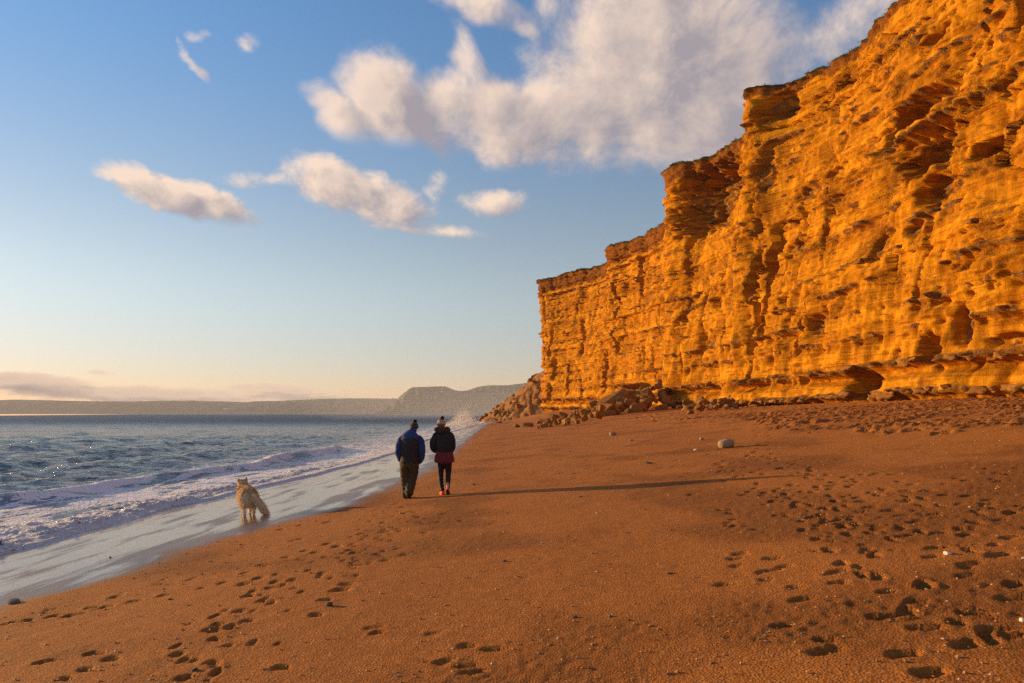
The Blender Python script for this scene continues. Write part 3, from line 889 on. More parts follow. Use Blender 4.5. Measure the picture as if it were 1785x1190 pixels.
# nodules standing proud of the two lowest hard beds and of a few above
nod_me = [cobble_mesh("rock_nodule", 200 + i, (1.0, .8, .62), 3, .34) for i in range(7)]
def face_point(s, zrel):
    j = int(np.clip(np.searchsorted(si, s), 0, NCC - 1))
    z = zrel + EZ - dip[0, j]
    i = int(np.clip((z - zb[j]) / (topz[j] - zb[j]) * (NRR - 1), 0, NRR - 1))
    return j, Vector((PX_[i, j], PY_[i, j], PZ_[i, j]))
s_lo = si[np.argmin(np.abs(by - 30))]; s_hi = si[np.argmin(np.abs(by - 101))]
cnt = 0
for b, step, pmin, size in ((1.45, .80, .05, .95), (3.7, .95, .12, .85), (6.3, 1.7, .5, .6), (8.3, 1.5, .4, .6), (12.7, 2.3, .55, .6)):
    s = s_lo
    while s < s_hi:
        s += step * random.uniform(.5, 1.5) * (1.0 if s < s_lo + 40 else 1.3)
        if perlin(np.array([s / 5.0]), np.array([b * 3.3]), 120)[0] + random.uniform(-.3, .3) < pmin - .35:
            continue
        j, p = face_point(s, b + random.uniform(-.12, .10))
        o = link("rock_nodule", random.choice(nod_me), m_nod, parent=cliff)
        k = size * random.uniform(.45, 1.15)
        o.location = (p.x - nx[j] * .22 * k, p.y - ny[j] * .22 * k, p.z)
        o.scale = (k * random.uniform(.9, 2.0), k * random.uniform(.9, 1.3), k * random.uniform(.7, 1.0))
        o.rotation_euler = (random.uniform(-.3, .3), random.uniform(-.3, .3), math.atan2(ty[j], tx[j]) + random.uniform(-.3, .3))
        cnt += 1

b_me = [boulder_mesh("boulder", 300 + i, (1, random.uniform(.75, 1.0), random.uniform(.55, .85))) for i in range(9)]
def put_rock(mesh, px, py, wpx, name="boulder", label=None, group=None, rot=None, sink=.22, sc=(1, 1, 1), mat=None, lift=0.0, cat="boulder", tilt=.35):
    x, y, z = ground_at(px, py)
    k = wpx * y / F
    o = link(name, mesh, mat or m_rock, label=label, cat=cat, group=group)
    o.scale = (k * sc[0], k * sc[1], k * sc[2])
    o.location = (x, y, z + lift + k * sc[2] * .33 * (1 - sink))
    o.rotation_euler = rot if rot is not None else (random.uniform(-tilt, tilt), random.uniform(-tilt, tilt), random.uniform(0, 6.28))
    return o

slab = boulder_mesh("boulder", 401, (1.0, .42, .26), 22, .06)
block = boulder_mesh("boulder", 402, (1.0, .7, .55), 16, .06)
wedge = boulder_mesh("boulder", 403, (1.0, .8, .5), 12, .06)
GRP = "boulders of the rockfall at the cliff foot"
def heap_top(px):
    return float(np.interp(px, [1030, 1050, 1070, 1098, 1140, 1172, 1190, 1200], [.0, 1.1, 2.2, 3.3, 3.8, 4.6, 2.2, 0]))
def heap_rock(mesh, px, t, size, label, rot=None, sc=(1, 1, 1), dz=0.0):
    """t: 0 at the front foot of the heap, 1 up against the cliff"""
    y0 = float(np.interp(px, [1030, 1110, 1200], [80, 88, 97])); y1 = float(np.interp(px, [1030, 1100, 1200], [100, 108, 113]))
    y = y0 + (y1 - y0) * t; x = (px - HX) / F * y
    o = link("boulder", mesh, m_rock, label=label, cat="boulder", group=GRP)
    o.location = (x, y, float(sandz(x, y)) + heap_top(px) * t ** .9 + dz)
    o.scale = (size * sc[0], size * sc[1], size * sc[2])
    o.rotation_euler = rot if rot is not None else (rr_.uniform(-.6, .6), rr_.uniform(-.6, .6), rr_.uniform(0, 6.28))
    return o
rr_ = random.Random(11)
heap_rock(slab, 1066, .62, 5.6, "long pale slab leaning up the rockfall like a ramp", (.30, -.55, .25), (1, 1.3, 1.2), .5)
heap_rock(wedge, 1100, .78, 4.4, "big flat-topped dark block crowning the rockfall heap", (.05, -.12, .4), (1, 1, .95), .5)
heap_rock(block, 1043, .40, 2.6, "square dark block left of the leaning pale slab", (.1, -.25, .2), dz=.4)
heap_rock(block, 1128, .45, 3.0, "tall rounded brown block in the middle of the rockfall heap", (.4, .5, 1.2), (1, 1, 1.2), .4)
heap_rock(b_me[0], 1062, .10, 3.0, "wide dark boulder at the front foot of the rockfall heap", (.1, .1, .3), dz=.3)
heap_rock(b_me[1], 1116, .06, 2.4, "squat brown boulder in front, right of the widest dark boulder", (.05, .0, 1.0), dz=.2)
put_rock(b_me[2], 1245, 716, 20, label="pale boulder near the right end of the row at the cliff foot", group=GRP, lift=.2)
put_rock(b_me[3], 1266, 712, 24, label="dark boulder, second from the right end of the rock row", group=GRP, lift=.2)
put_rock(b_me[4], 1286, 709, 18, label="last boulder at the right end of the rock row", group=GRP, lift=.1)
put_rock(b_me[5], 966, 737, 22, label="pale sunlit boulder at the left front of the rockfall", group=GRP, lift=.2)
for i in range(105):
    px = rr_.uniform(1034, 1194); t = rr_.random() ** .85
    sz = rr_.uniform(.9, 2.3)
    where = "top" if t > .68 else ("middle" if t > .34 else "foot")
    side = ["left end", "left part", "middle", "right part", "right end"][min(4, int((px - 1034) / 32))]
    lab = "%s angular boulder at the %s of the rockfall heap, %s" % ("large" if sz > 1.6 else "small", where, side)
    heap_rock(rr_.choice(b_me), px, t, sz, lab, sc=(1, rr_.uniform(.8, 1.1), rr_.uniform(.75, 1.1)), dz=rr_.uniform(-.1, .35))
for i in range(85):
    if i < 48:       # the tail running out left over the sand
        px = rr_.uniform(938, 1052); py = rr_.uniform(727, 742) - (px - 990) * .10 + 2
        hgt_ = rr_.random() * 1.2 * sstep(935, 1040, px); wpx = rr_.uniform(7, 20); where = "the rock trail left of the heap, " + ["at its far left tip", "left of its middle", "right of its middle", "where it meets the heap"][min(3, int((px - 938) / 28.5))]
    else:            # the row along the cliff foot
        px = rr_.uniform(1180, 1290); py = 724 - (px - 1180) * .125 + rr_.uniform(-5, 1)
        hgt_ = rr_.random() * .9; wpx = rr_.uniform(8, 20); where = "the row right of the heap, " + ["beside the heap", "in mid row", "towards its right end"][min(2, int((px - 1180) / 36.7))]
    put_rock(rr_.choice(b_me), px, py, wpx, group=GRP, lift=float(hgt_), label="%s brown boulder in %s" % ("large" if wpx > 14 else "small", where),
             sc=(1, rr_.uniform(.8, 1.1), rr_.uniform(.75, 1.1)), tilt=.6)
put_rock(block, 921, 744, 21, label="blocky dark rock lying alone on the sand left of the rockfall", rot=(0, 0, -.1), sc=(1, .9, .75), cat="rock", name="rock")
put_rock(b_me[6], 902, 745, 12, label="small pale rock touching the blocky dark one left of the rockfall", cat="rock", name="rock")
put_rock(wedge, 869, 739, 14, label="thin dark rock farthest down the beach near the waterline", rot=(0, -.25, 0), sc=(1, .6, .6), cat="rock", name="rock")
# stones out on the open sand
cob = [cobble_mesh("beach_stone", 500 + i, (1, .8, .62), 3, .07) for i in range(5)]
ST = [(1266, 780, 29, "large rounded brown boulder alone on the sand before the cliff", (1, .9, .95)),
      (1068, 759, 12, "pale angular stone on the sand below the rockfall", (1, 1, 1)),
      (1100, 768, 9, "small flat stone just right below the pale angular stone", (1, 1, .6)),
      (1223, 767, 9, "small tan stone left of the large rounded boulder", (1, 1, 1)),
      (1213, 785, 8, "little pale stone lower left of the large rounded boulder", (1, 1, .7)),
      (1651, 968, 13, "white pebble among the footprints at right", (1, .8, .9)),
      (1782, 1085, 14, "white stone cut by the right edge of the picture", (1, .8, .9)),
      (1785, 974, 10, "flat pale stone at the right edge above the white one", (1, .8, .5)),
      (24, 1051, 28, "flat dark stone at the edge of the wet sand, far left", (1, .8, .4)),
      (339, 1170, 12, "small grey pebble beside the lower left footprints", (1, .8, .7)),
      (574, 1056, 12, "dark round pebble beside the middle trail of footprints", (1, 1, 1)),
      (296, 1045, 7, "tiny grey pebble under the single line of prints", (1, 1, .6)),
      (880, 979, 7, "small dark pebble alone in the middle of the beach", (1, .8, .8)),
      (1002, 1077, 10, "dark pebble, left one of two low in the middle", (1, .8, .6)),
      (1063, 1075, 9, "dark pebble, right one of two low in the middle", (1, .8, .6)),
      (1168, 1000, 12, "flat grey pebble right of centre on bare sand", (1, .8, .4)),
      (1132, 808, 16, "flat dark stone just above the long shadow", (1, .8, .35)),
      (826, 845, 7, "small dark stone right of the walkers' feet", (1, .8, .6)),
      (1012, 866, 6, "tiny grey pebble below the long shadow", (1, .8, .6)),
      (192, 972, 5, "small dark pebble on the glossy wet sand", (1, .8, .7)),
      (733, 1080, 6, "tiny dark pebble right of the middle footprints", (1, .8, .8))]
m_white = rock_mat("white_stone", (.66, .58, .48), (.75, .67, .56), (.55, .46, .36))
m_dark = rock_mat("dark_stone", (.12, .10, .085), (.17, .14, .115), (.09, .075, .065))
for i, (px, py, wpx, lab, sc) in enumerate(ST):
    mt = m_stone if i < 3 else (m_white if "white" in lab or "pale" in lab else (m_dark if "dark" in lab or "grey" in lab else m_stone))
    me_ = cob[i % 5].copy(); me_.name = "beach_stone"
    put_rock(me_, px, py, wpx, name="beach_stone", label=lab, cat="stone", sc=sc, mat=mt, tilt=.12, sink=.3)

# fine shingle strewn over the near sand: far too many to count
def shingle():
    n = 5200
    r = np.random.default_rng(5)
    base = np.array([(1, 0, 0), (-1, 0, 0), (0, 1, 0), (0, -1, 0), (0, 0, 1), (0, 0, -1)], float)
    fc = np.array([(0, 2, 4), (2, 1, 4), (1, 3, 4), (3, 0, 4), (2, 0, 5), (1, 2, 5), (3, 1, 5), (0, 3, 5)])
    d = 2.4 * np.exp(r.random(n) * math.log(30 / 2.4))
    a = r.uniform(-.8, .95, n)
    x = a * d
    keep = (x > wet_x(d) + .2) & (r.random(n) < .30 + .7 * sstep(-.1, .4, fbm(x / 2.2, d / 2.6, 24, 3) + .22 * sstep(1, 6, x)))
    x, d = x[keep], d[keep]; n = len(x)
    z = sandz(x, d) + .006
    k = r.uniform(.004, .012, n) * (1 + d / 14)
    rot = r.uniform(0, 6.28, n)
    st = np.stack([k * r.uniform(.7, 1.5, n), k * r.uniform(.6, 1.1, n), k * r.uniform(.4, .8, n)], -1)
    v = base[None] * st[:, None] * r.uniform(.75, 1.2, (n, 6, 1))
    c_, s_ = np.cos(rot)[:, None], np.sin(rot)[:, None]
    vx = v[..., 0] * c_ - v[..., 1] * s_; vy = v[..., 0] * s_ + v[..., 1] * c_
    vv = np.stack([vx + x[:, None], vy + d[:, None], v[..., 2] + z[:, None]], -1).reshape(-1, 3)
    ff = (fc[None] + 6 * np.arange(n)[:, None, None]).reshape(-1, 3)
    tone = np.repeat(r.random(n), 6)
    return fast_mesh("shingle", vv, ff, {"tone": tone}, smooth=False)
m_sh, B, bs = new_mat("shingle")
tn = B.attr("tone")
c = B.mix(B.mapr(tn, 0, .55), rgb(.16, .08, .04), rgb(.50, .24, .10))
c = B.mix(B.mapr(tn, .93, .99), c, rgb(.58, .38, .22))
B.put(bs.inputs['Base Color'], c); bs.inputs['Roughness'].default_value = .7
link("shingle", shingle(), m_sh, kind="stuff", label="fine shingle grains strewn over the near sand", cat="shingle")

# ------------------------------------------------------------------ debris slope past the far corner
def scree():
    nxg, nyg = 150, 90
    x = np.linspace(-14, 30, nxg)[None, :]; y = np.linspace(182, 262, nyg)[:, None]
    x, y = np.broadcast_arrays(x, y)
    zs = 19.6 - .82 * np.sqrt((x - 14) ** 2 + np.where(y < 210, .62, .35) * (y - 210) ** 2)
    f1, f2, rid, ox, oy = worley(x / 2.4, y / 2.4, 131)
    g1, _, _, _, _ = worley(x / 1.0, y / 1.0, 132)
    z = zs + .9 * fbm(x / 7, y / 7, 133, 3) + .9 * (rid - .5) + 1.0 * (1 - f1) + .5 * (1 - g1) - 1.2
    z = np.where(zs < -1.5, -2.0, z)
    return np.stack([x, y, z], -1).reshape(-1, 3), grid_faces(nyg, nxg)
vs, fs = scree()
me = fast_mesh("scree_slope", vs, fs)
screeo = link("scree_slope", me, m_scree, kind="structure")
VS = vs.reshape(90, 150, 3)
for i in range(110):
    a = random.randrange(2, 60); b = random.randrange(8, 118)
    p = VS[a, b]
    if p[2] < .3: continue
    o = link("rock", random.choice(b_me), m_scree, parent=screeo)
    k = random.uniform(.8, 2.6) * (1.2 if p[2] < 5 else .85)
    o.location = (p[0], p[1], p[2] + .1); o.scale = (k, k, k * .9)
    o.rotation_euler = [random.uniform(0, 6.28) for _ in range(3)]

# ------------------------------------------------------------------ headlands across the bay
def ridge_land(name, ctrl, d0, depth, mat, front=.30, seed=0, nxg=420, nyg=46, x_left=None):
    """ctrl: (px, py) of the skyline; built at distance d0 as hills falling to the water"""
    c = np.array(ctrl, float)
    xs = (c[:, 0] - HX) / F * d0; hs = EZ + (HY - c[:, 1]) / F * d0
    x = np.linspace(xs[0], xs[-1], nxg)
    hr = np.interp(x, xs, hs)
    kq = np.hanning(7); kq /= kq.sum()
    hr = np.convolve(np.pad(hr, 3, mode='edge'), kq, mode='valid')
    t = np.linspace(0, 1, nyg)
    Yg = np.repeat((d0 - depth * front + depth * t)[:, None], nxg, 1)
    Xg = np.repeat(x[None, :], nyg, 0)
    rise = sstep(0, front * 1.05, t)[:, None] ** .8
    fall = 1 - .15 * sstep(front, 1, t)[:, None]
    sz = depth / 9
    H = hr[None, :] * rise * fall
    H = H * (1 + .20 * fbm(Xg / sz, Yg / sz, seed, 4) * rise * (1 - rise) * 4)
    gl = np.abs(perlin(Xg / (sz * .35), Yg / (sz * 1.6), seed + 9))
    H = H - hr[None, :] * .22 * np.clip(1 - gl * 3, 0, 1) * rise * (1 - rise) * 3
    H[0, :] = -3
    H = H + d0 * .0008 * perlin(Xg / (d0 * .0022), Yg / (d0 * .004), seed + 5) * rise
    return link(name, fast_mesh(name, np.stack([Xg, Yg, H], -1).reshape(-1, 3), grid_faces(nyg, nxg)), mat, kind="structure")


def land_mat(name, a, b, cl):
    m, B, bs = new_mat(name)
    g = B.n('ShaderNodeNewGeometry')
    t = g.outputs['Position']
    n1 = B.noise(t, .006, 6, .65); n2 = B.noise(B.scale(t, (1, 1, 2.5)), .03, 5, .7)
    c = B.mix(B.mapr(n1, .38, .62), rgb(*a), rgb(*b))
    sp_ = B.n('ShaderNodeSeparateXYZ'); B.put(sp_.inputs[0], g.outputs['Normal'])
    steep = B.mapr(sp_.outputs[2], .90, .55)
    c = B.mix(B.math('MULTIPLY', steep, B.mapr(n2, .50, .68)), c, rgb(*cl))
    B.put(bs.inputs['Base Color'], c); bs.inputs['Roughness'].default_value = .95
    bs.inputs['Specular IOR Level'].default_value = .05
    return m
m_land = land_mat("headland_turf", (.055, .055, .030), (.10, .085, .045), (.34, .22, .10))
m_land2 = land_mat("far_hill_turf", (.045, .05, .035), (.085, .08, .05), (.25, .19, .11))
ridge_land("headland", [(660, 722), (676, 716), (684, 704), (700, 690), (717, 674.5), (740, 674), (760, 673), (776, 673), (790, 679), (801, 681.5), (815, 680), (832, 674), (852, 671), (868, 671), (885, 671), (900, 669), (940, 664), (1000, 660), (1200, 655)],
           5200, 1700, m_land, .42, 140)
ridge_land("far_hills", [(-1500, 700), (-900, 694), (-500, 700), (-200, 698), (-60, 700), (0, 700), (8, 697), (20, 696), (100, 698), (160, 699), (220, 699.5), (270, 698.5), (330, 698), (400, 700), (430, 701), (445, 699), (480, 699), (520, 697), (560, 695), (600, 694), (640, 694), (680, 694.5), (760, 694), (900, 690), (1200, 688)],
           7600, 2200, m_land2, .40, 150, nxg=700)

# a far-off waterside town: a speckle of pale houses, no more than one mass from here
def town():
    r = np.random.default_rng(9)
    vs, fs = [], []
    for i in range(150):
        px = r.normal(350, 22) if i < 90 else r.uniform(30, 640)
        py = r.uniform(712, 717) if i < 90 else r.uniform(709, 716)
        d = 7050.0 + (717 - py) * 30
        x = (px - HX) / F * d; z = max(2.0, EZ + (HY - py) / F * d - 4)
        w, h, dp = r.uniform(7, 22), r.uniform(6, 12), 12
        b = len(vs) * 1
        q = [(x - w, d, 0), (x + w, d, 0), (x + w, d + dp, 0), (x - w, d + dp, 0), (x - w, d, h), (x + w, d, h), (x + w, d + dp, h), (x - w, d + dp, h), (x - w, d + dp / 2, h * 1.5), (x + w, d + dp / 2, h * 1.5)]
        vs += [(a, b_, c_ + z) for a, b_, c_ in q]
        for f in [(0, 1, 5, 4), (1, 2, 6, 5), (2, 3, 7, 6), (3, 0, 4, 7), (4, 5, 9, 8), (6, 7, 8, 9), (5, 6, 9, 9), (7, 4, 8, 8)]:
            fs.append([b + k for k in f])
    me = bpy.data.meshes.new("town")
    me.from_pydata(vs, [], [list(dict.fromkeys(f)) for f in fs])
    return me
m_town = simple_mat("town_render", (.72, .66, .58), .8, .2, .02, 0, .01)
link("town", town(), m_town, kind="stuff", label="far-off pale houses speckling the foot of the hills across the bay", cat="town")

# ------------------------------------------------------------------ turf fringe along the cliff top
def fringe():
    r = np.random.default_rng(3)
    n = 15000
    s = r.uniform(si[np.argmin(np.abs(by - 50))], si[np.searchsorted(si, si[-1] - 60)], n)
    keep = perlin(s / 2.2, .4, 160) + r.uniform(-.5, .5, n) > -.15
    s = s[keep]; n = len(s)
    x = np.interp(s, si, PX_[NRR - 1]); y = np.interp(s, si, PY_[NRR - 1]); z = np.interp(s, si, PZ_[NRR - 1])
    back = r.uniform(-.15, 1.3, n)
    nxi = np.interp(s, si, nx); nyi = np.interp(s, si, ny)
    x = x - nxi * back; y = y - nyi * back; z = z + .05 * back
    h = r.uniform(.12, .45, n) * (1 + .5 * perlin(s / 3, .9, 161))
    hang = np.where(back < .1, -.3, 1.0)
    w = r.uniform(.02, .06, n)
    a = r.uniform(0, 6.28, n)
    dx, dy = np.cos(a) * w, np.sin(a) * w
    lx, ly = r.normal(0, .12, n), r.normal(0, .12, n)
    v = np.stack([np.stack([x - dx, y - dy, z - .05], -1), np.stack([x + dx, y + dy, z - .05], -1), np.stack([x + lx + nxi * (hang < 0) * .2, y + ly + nyi * (hang < 0) * .2, z + h * hang], -1)], 1).reshape(-1, 3)
    f = (np.arange(n)[:, None] * 3 + np.arange(3)[None])
    return fast_mesh("cliff_top_grass", v, f, smooth=False)
m_grass = simple_mat("dry_grass", (.10, .085, .03), .9, .4, 2.0, 0, .01)
link("cliff_top_grass", fringe(), m_grass, kind="stuff", label="thin dry grass fringing the cliff edge", cat="grass")

# ------------------------------------------------------------------ figures
def loft(tubes, seg=20):
    vs, fs = [], []
    for T in tubes:
        T = [tuple(t) + (t[3],) if len(t) == 4 else tuple(t) for t in T]
        # resample smoothly
        P = np.array(T, float)
        if len(P) > 2:
            P = catmull(P, 6)
        nring = len(P)
        tang = np.gradient(P[:, :3], axis=0)
        start = len(vs)
        for i in range(nring):
            tv = Vector(tang[i]).normalized()
            ax = Vector((1, 0, 0))
            if abs(tv.x) > .85: ax = Vector((0, 1, 0))
            u = (ax - tv * ax.dot(tv)).normalized()
            w = tv.cross(u).normalized()
            for k in range(seg):
                a = 2 * math.pi * k / seg
                q = Vector(P[i, :3]) + u * (math.cos(a) * P[i, 3]) + w * (math.sin(a) * P[i, 4])
                vs.append(q)
        for i in range(nring - 1):
            for k in range(seg):
                a = start + i * seg + k; b = start + i * seg + (k + 1) % seg
                fs.append((a, b, b + seg, a + seg))
        for end, sgn in ((0, -1), (nring - 1, 1)):
            tv = Vector(tang[end]).normalized() * sgn
            c = len(vs)
            vs.append(Vector(P[end, :3]) + tv * (.55 * min(P[end, 3], P[end, 4])))
            for k in range(seg):
                a = start + end * seg + k; b = start + end * seg + (k + 1) % seg
                fs.append((a, b, c) if sgn > 0 else (b, a, c))
    return vs, fs


def soft_mesh(name, tubes, voxel=.014, smooth=6, wrinkle=0.0, wscale=9.0, seed=1, stretch=1.0):
    vs, fs = loft(tubes)
    me = bpy.data.meshes.new(name + "_raw")
    me.from_pydata([tuple(v) for v in vs], [], fs)
    bm = bmesh.new(); bm.from_mesh(me); bmesh.ops.recalc_face_normals(bm, faces=bm.faces); bm.to_mesh(me); bm.free()
    o = bpy.data.objects.new(name + "_raw", me); COL.objects.link(o)
    md = o.modifiers.new("r", 'REMESH'); md.mode = 'VOXEL'; md.voxel_size = voxel
    ms = o.modifiers.new("s", 'SMOOTH'); ms.iterations = smooth; ms.factor = .5
    dg = bpy.context.evaluated_depsgraph_get()
    out = bpy.data.meshes.new_from_object(o.evaluated_get(dg))
    bpy.data.objects.remove(o); bpy.data.meshes.remove(me)
    out.name = name
    n = len(out.vertices)
    co = np.empty(n * 3, np.float32); out.vertices.foreach_get("co", co); co = co.reshape(-1, 3)
    if wrinkle:
        no = np.empty(n * 3, np.float32); out.vertices.foreach_get("normal", no); no = no.reshape(-1, 3)
        a = np.arctan2(co[:, 1], co[:, 0]) * .35
        d = 1 - 2 * np.abs(perlin((co[:, 0] + co[:, 1] * .6) * wscale + co[:, 2] * 3, co[:, 2] * wscale * stretch + a, seed))
        d = d + .6 * perlin(co[:, 0] * wscale * 2.1 + co[:, 1] * 9, co[:, 2] * wscale * 2.1 * stretch, seed + 3)
        co = co + no * (d * wrinkle)[:, None]
        out.vertices.foreach_set("co", co.astype(np.float32).ravel())
    out.polygons.foreach_set("use_smooth", np.ones(len(out.polygons), bool))
    out.update()
    return out


def fur(name, me, n, length, flow, width=.004, seed=1, region=None, jitter=.35):
    """short tufts over a surface: thin triangles leaning with the lie of the coat"""
    r = np.random.default_rng(seed)
    nv = len(me.vertices)
    co = np.empty(nv * 3, np.float32); me.vertices.foreach_get("co", co); co = co.reshape(-1, 3)
    no = np.empty(nv * 3, np.float32); me.vertices.foreach_get("normal", no); no = no.reshape(-1, 3)
    idx = np.arange(nv) if region is None else np.where(region(co))[0]
    pick = r.choice(idx, n)
    p = co[pick] + r.normal(0, .004, (n, 3)); nn = no[pick]
    fl = np.array([flow(q) for q in p]) if callable(flow) else np.repeat(np.array([flow]), n, 0)
    d = nn * .55 + fl * .8 + r.normal(0, jitter, (n, 3)) * .6
    d /= np.linalg.norm(d, axis=1)[:, None]
    L = length(p) if callable(length) else np.full(n, length)
    L = L * r.uniform(.6, 1.3, n)
    sd = np.cross(d, r.normal(0, 1, (n, 3))); sd /= np.linalg.norm(sd, axis=1)[:, None]
    b = p - nn * .006
    v = np.stack([b - sd * width, b + sd * width, b + d * L[:, None]], 1).reshape(-1, 3)
    return fast_mesh(name, v, np.arange(n)[:, None] * 3 + np.arange(3)[None], smooth=True)


def empty(name, loc, rz=0.0, label=None, cat=None, group=None):
    o = bpy.data.objects.new(name, None); COL.objects.link(o)
    o.location = loc; o.rotation_euler = (0, 0, rz)
    o["label"] = label; o["category"] = cat
    if group: o["group"] = group
    o.empty_display_size = .3
    return o


m_skin = simple_mat("skin", (.55, .33, .24), .55, .1, 20, .05)
m_blue = simple_mat("blue_fleece", (.011, .035, .15), .85, .25, 40, .3, sheen=.2)
m_black = simple_mat("black_fabric", (.012, .011, .011), .8, .3, 40, .3)
m_blackjk = simple_mat("black_jacket", (.014, .014, .016), .7, .3, 40, .3)
m_trous = simple_mat("brown_trousers", (.060, .040, .016), .85, .25, 30, .3)
m_boot = simple_mat("dark_boot", (.02, .015, .012), .7, .2, 30, .2)
m_legg = simple_mat("black_leggings", (.010, .010, .012), .65, .2, 40, .2)
m_red = simple_mat("maroon_cloth", (.13, .022, .026), .85, .25, 35, .3)
m_orange = simple_mat("orange_shoe", (.75, .085, .022), .6, .2, 40, .2)
m_sole = simple_mat("shoe_sole", (.03, .022, .02), .8, .2, 40, .2)
m_furb = simple_mat("hood_fur", (.15, .085, .042), .9, .4, 40, .2)
m_hair = simple_mat("brown_hair", (.16, .075, .03), .7, .3, 60, .2)
m_pom = simple_mat("dark_pompom", (.02, .013, .012), .95, .4, 60, .2)


def knit_mat(name, bands):
    """bands: list of (height, colour) in object space"""
    m, B, bs = new_mat(name)
    tcn = B.n('ShaderNodeTexCoord').outputs['Object']
    s_ = B.n('ShaderNodeSeparateXYZ'); B.put(s_.inputs[0], tcn)
    c = rgb(*bands[0][1])
    nz = B.noise(tcn, 60, 3)
    z = B.math('ADD', s_.outputs[2], B.math('MULTIPLY', B.math('SUBTRACT', nz, .5), .012))
    for hgt_, col in bands[1:]:
        c = B.mix(B.mapr(z, hgt_ - .004, hgt_ + .004), c, rgb(*col))
    B.put(bs.inputs['Base Color'], c); bs.inputs['Roughness'].default_value = .95
    wv_ = B.noise(tcn, 130, 2)
    B.put(bs.inputs['Normal'], B.bump(wv_, .6, .004))
    return m


def ball_tubes(c, r, sz=1.0):
    return [[(c[0], c[1], c[2] - r * sz * .92, r * .35), (c[0], c[1], c[2] - r * sz * .5, r * .87), (c[0], c[1], c[2], r), (c[0], c[1], c[2] + r * sz * .5, r * .87), (c[0], c[1], c[2] + r * sz * .92, r * .35)]]


# --- the man
gx, gy, gz = ground_at(712, 868)
man = empty("person", (gx, gy, gz - .01), 0.0, "person in blue and black jacket, brown trousers and bobble hat, hands in pockets, stooping", "person", "two people walking away along the beach")
mbody = [
    [(.03, 0, .84, .15, .10), (.03, 0, 1.0, .14, .10), (.035, .01, 1.2, .16, .11), (.04, .04, 1.36, .15, .09), (.06, .09, 1.44, .06, .06), (.085, .13, 1.52, .055, .06)],
    [(.09, .14, 1.46, .05, .06), (.098, .155, 1.50, .072, .085), (.105, .17, 1.55, .078, .098), (.11, .18, 1.60, .07, .09), (.112, .18, 1.635, .035, .05)],
    [(.10, .255, 1.535, .012), (.10, .285, 1.52, .014)],                                            # nose
    [(.020, .165, 1.545, .012, .02), (.017, .165, 1.575, .012, .02)], [(.188, .165, 1.545, .012, .02), (.192, .165, 1.575, .012, .02)],   # ears
    [(-.10, .04, 1.32, .045), (-.18, .02, 1.2, .045), (-.215, -.03, 1.06, .040), (-.19, .04, .88, .034), (-.16, .09, .80, .035), (-.14, .10, .74, .022)],
    [(.18, .04, 1.32, .045), (.26, .02, 1.2, .045), (.30, -.03, 1.06, .040), (.27, .04, .88, .034), (.24, .09, .80, .035), (.22, .10, .74, .022)],
    [(-.06, 0, .86, .085), (-.075, .03, .5, .06), (-.055, 0, .28, .052), (-.045, -.02, .08, .038), (-.05, .06, .04, .034)],
    [(.11, 0, .86, .085), (.08, .06, .5, .06), (.045, -.06, .29, .052), (.03, -.14, .12, .038), (.03, -.07, .05, .03)]]
link("body", soft_mesh("body", mbody, .013, 4), m_skin, man)
jk = soft_mesh("jacket", [[(.03, 0, .765, .190, .150), (.03, 0, .80, .205, .158), (.03, 0, .93, .208, .158), (.035, 0, 1.08, .215, .158), (.04, .02, 1.24, .222, .152), (.045, .045, 1.35, .200, .128), (.052, .075, 1.42, .120, .100), (.062, .095, 1.455, .078, .080)]], .013, 4, .006, 10, 5)
n_ = len(jk.vertices); co = np.empty(n_ * 3, np.float32); jk.vertices.foreach_get("co", co); co = co.reshape(-1, 3)
a_ = jk.attributes.new("yoke", 'FLOAT', 'POINT')
a_.data.foreach_set("value", (co[:, 2] - .12 * np.maximum(0, .0 - co[:, 1])).astype(np.float32))
m_jk, B, bs = new_mat("two_tone_jacket")
tcn = B.n('ShaderNodeTexCoord').outputs['Object']
nn_ = B.noise(tcn, 40, 4)
c = B.mix(B.mapr(B.attr("yoke"), 1.292, 1.30), B.mix(nn_, rgb(.010, .009, .008), rgb(.020, .018, .016)), B.mix(nn_, rgb(.008, .027, .11), rgb(.016, .045, .19)))
B.put(bs.inputs['Base Color'], c); bs.inputs['Roughness'].default_value = .8
B.put(bs.inputs['Normal'], B.bump(nn_, .3, .005))
link("jacket", jk, m_jk, man)
for sgn, sx in ((-1, -.135), (1, .22)):
    q = [(sx - sgn * .03, .035, 1.335, .066), (sx + sgn * .040, .02, 1.24, .076), (sx + sgn * .082, -.03, 1.06, .068), (sx + sgn * .075, .0, .93, .062), (sx + sgn * .045, .05, .82, .052), (sx + sgn * .025, .08, .79, .047)]
    link("sleeve", soft_mesh("sleeve", [q], .012, 3, .007, 12, 8 + sgn), m_blue, man)
tr = [[(.022, 0, .86, .185, .142), (.022, -.005, .74, .19, .150), (.02, -.01, .66, .15, .12)],
      [(-.07, 0, .80, .115), (-.075, .015, .64, .112), (-.072, .03, .48, .100), (-.060, .01, .28, .092), (-.048, -.015, .14, .088), (-.045, -.02, .035, .082)],
      [(.105, 0, .80, .122), (.095, .03, .64, .118), (.078, .055, .48, .104), (.055, -.04, .30, .094), (.035, -.11, .16, .086), (.030, -.135, .10, .078)]]
link("trousers", soft_mesh("trousers", tr, .013, 3, .013, 8, 15, 1.3), m_trous, man)
link("boot", soft_mesh("boot", [[(-.045, -.075, .05, .045, .045), (-.047, .0, .045, .05, .042), (-.055, .10, .035, .048, .034), (-.06, .17, .03, .035, .024)]], .009, 2), m_boot, man)
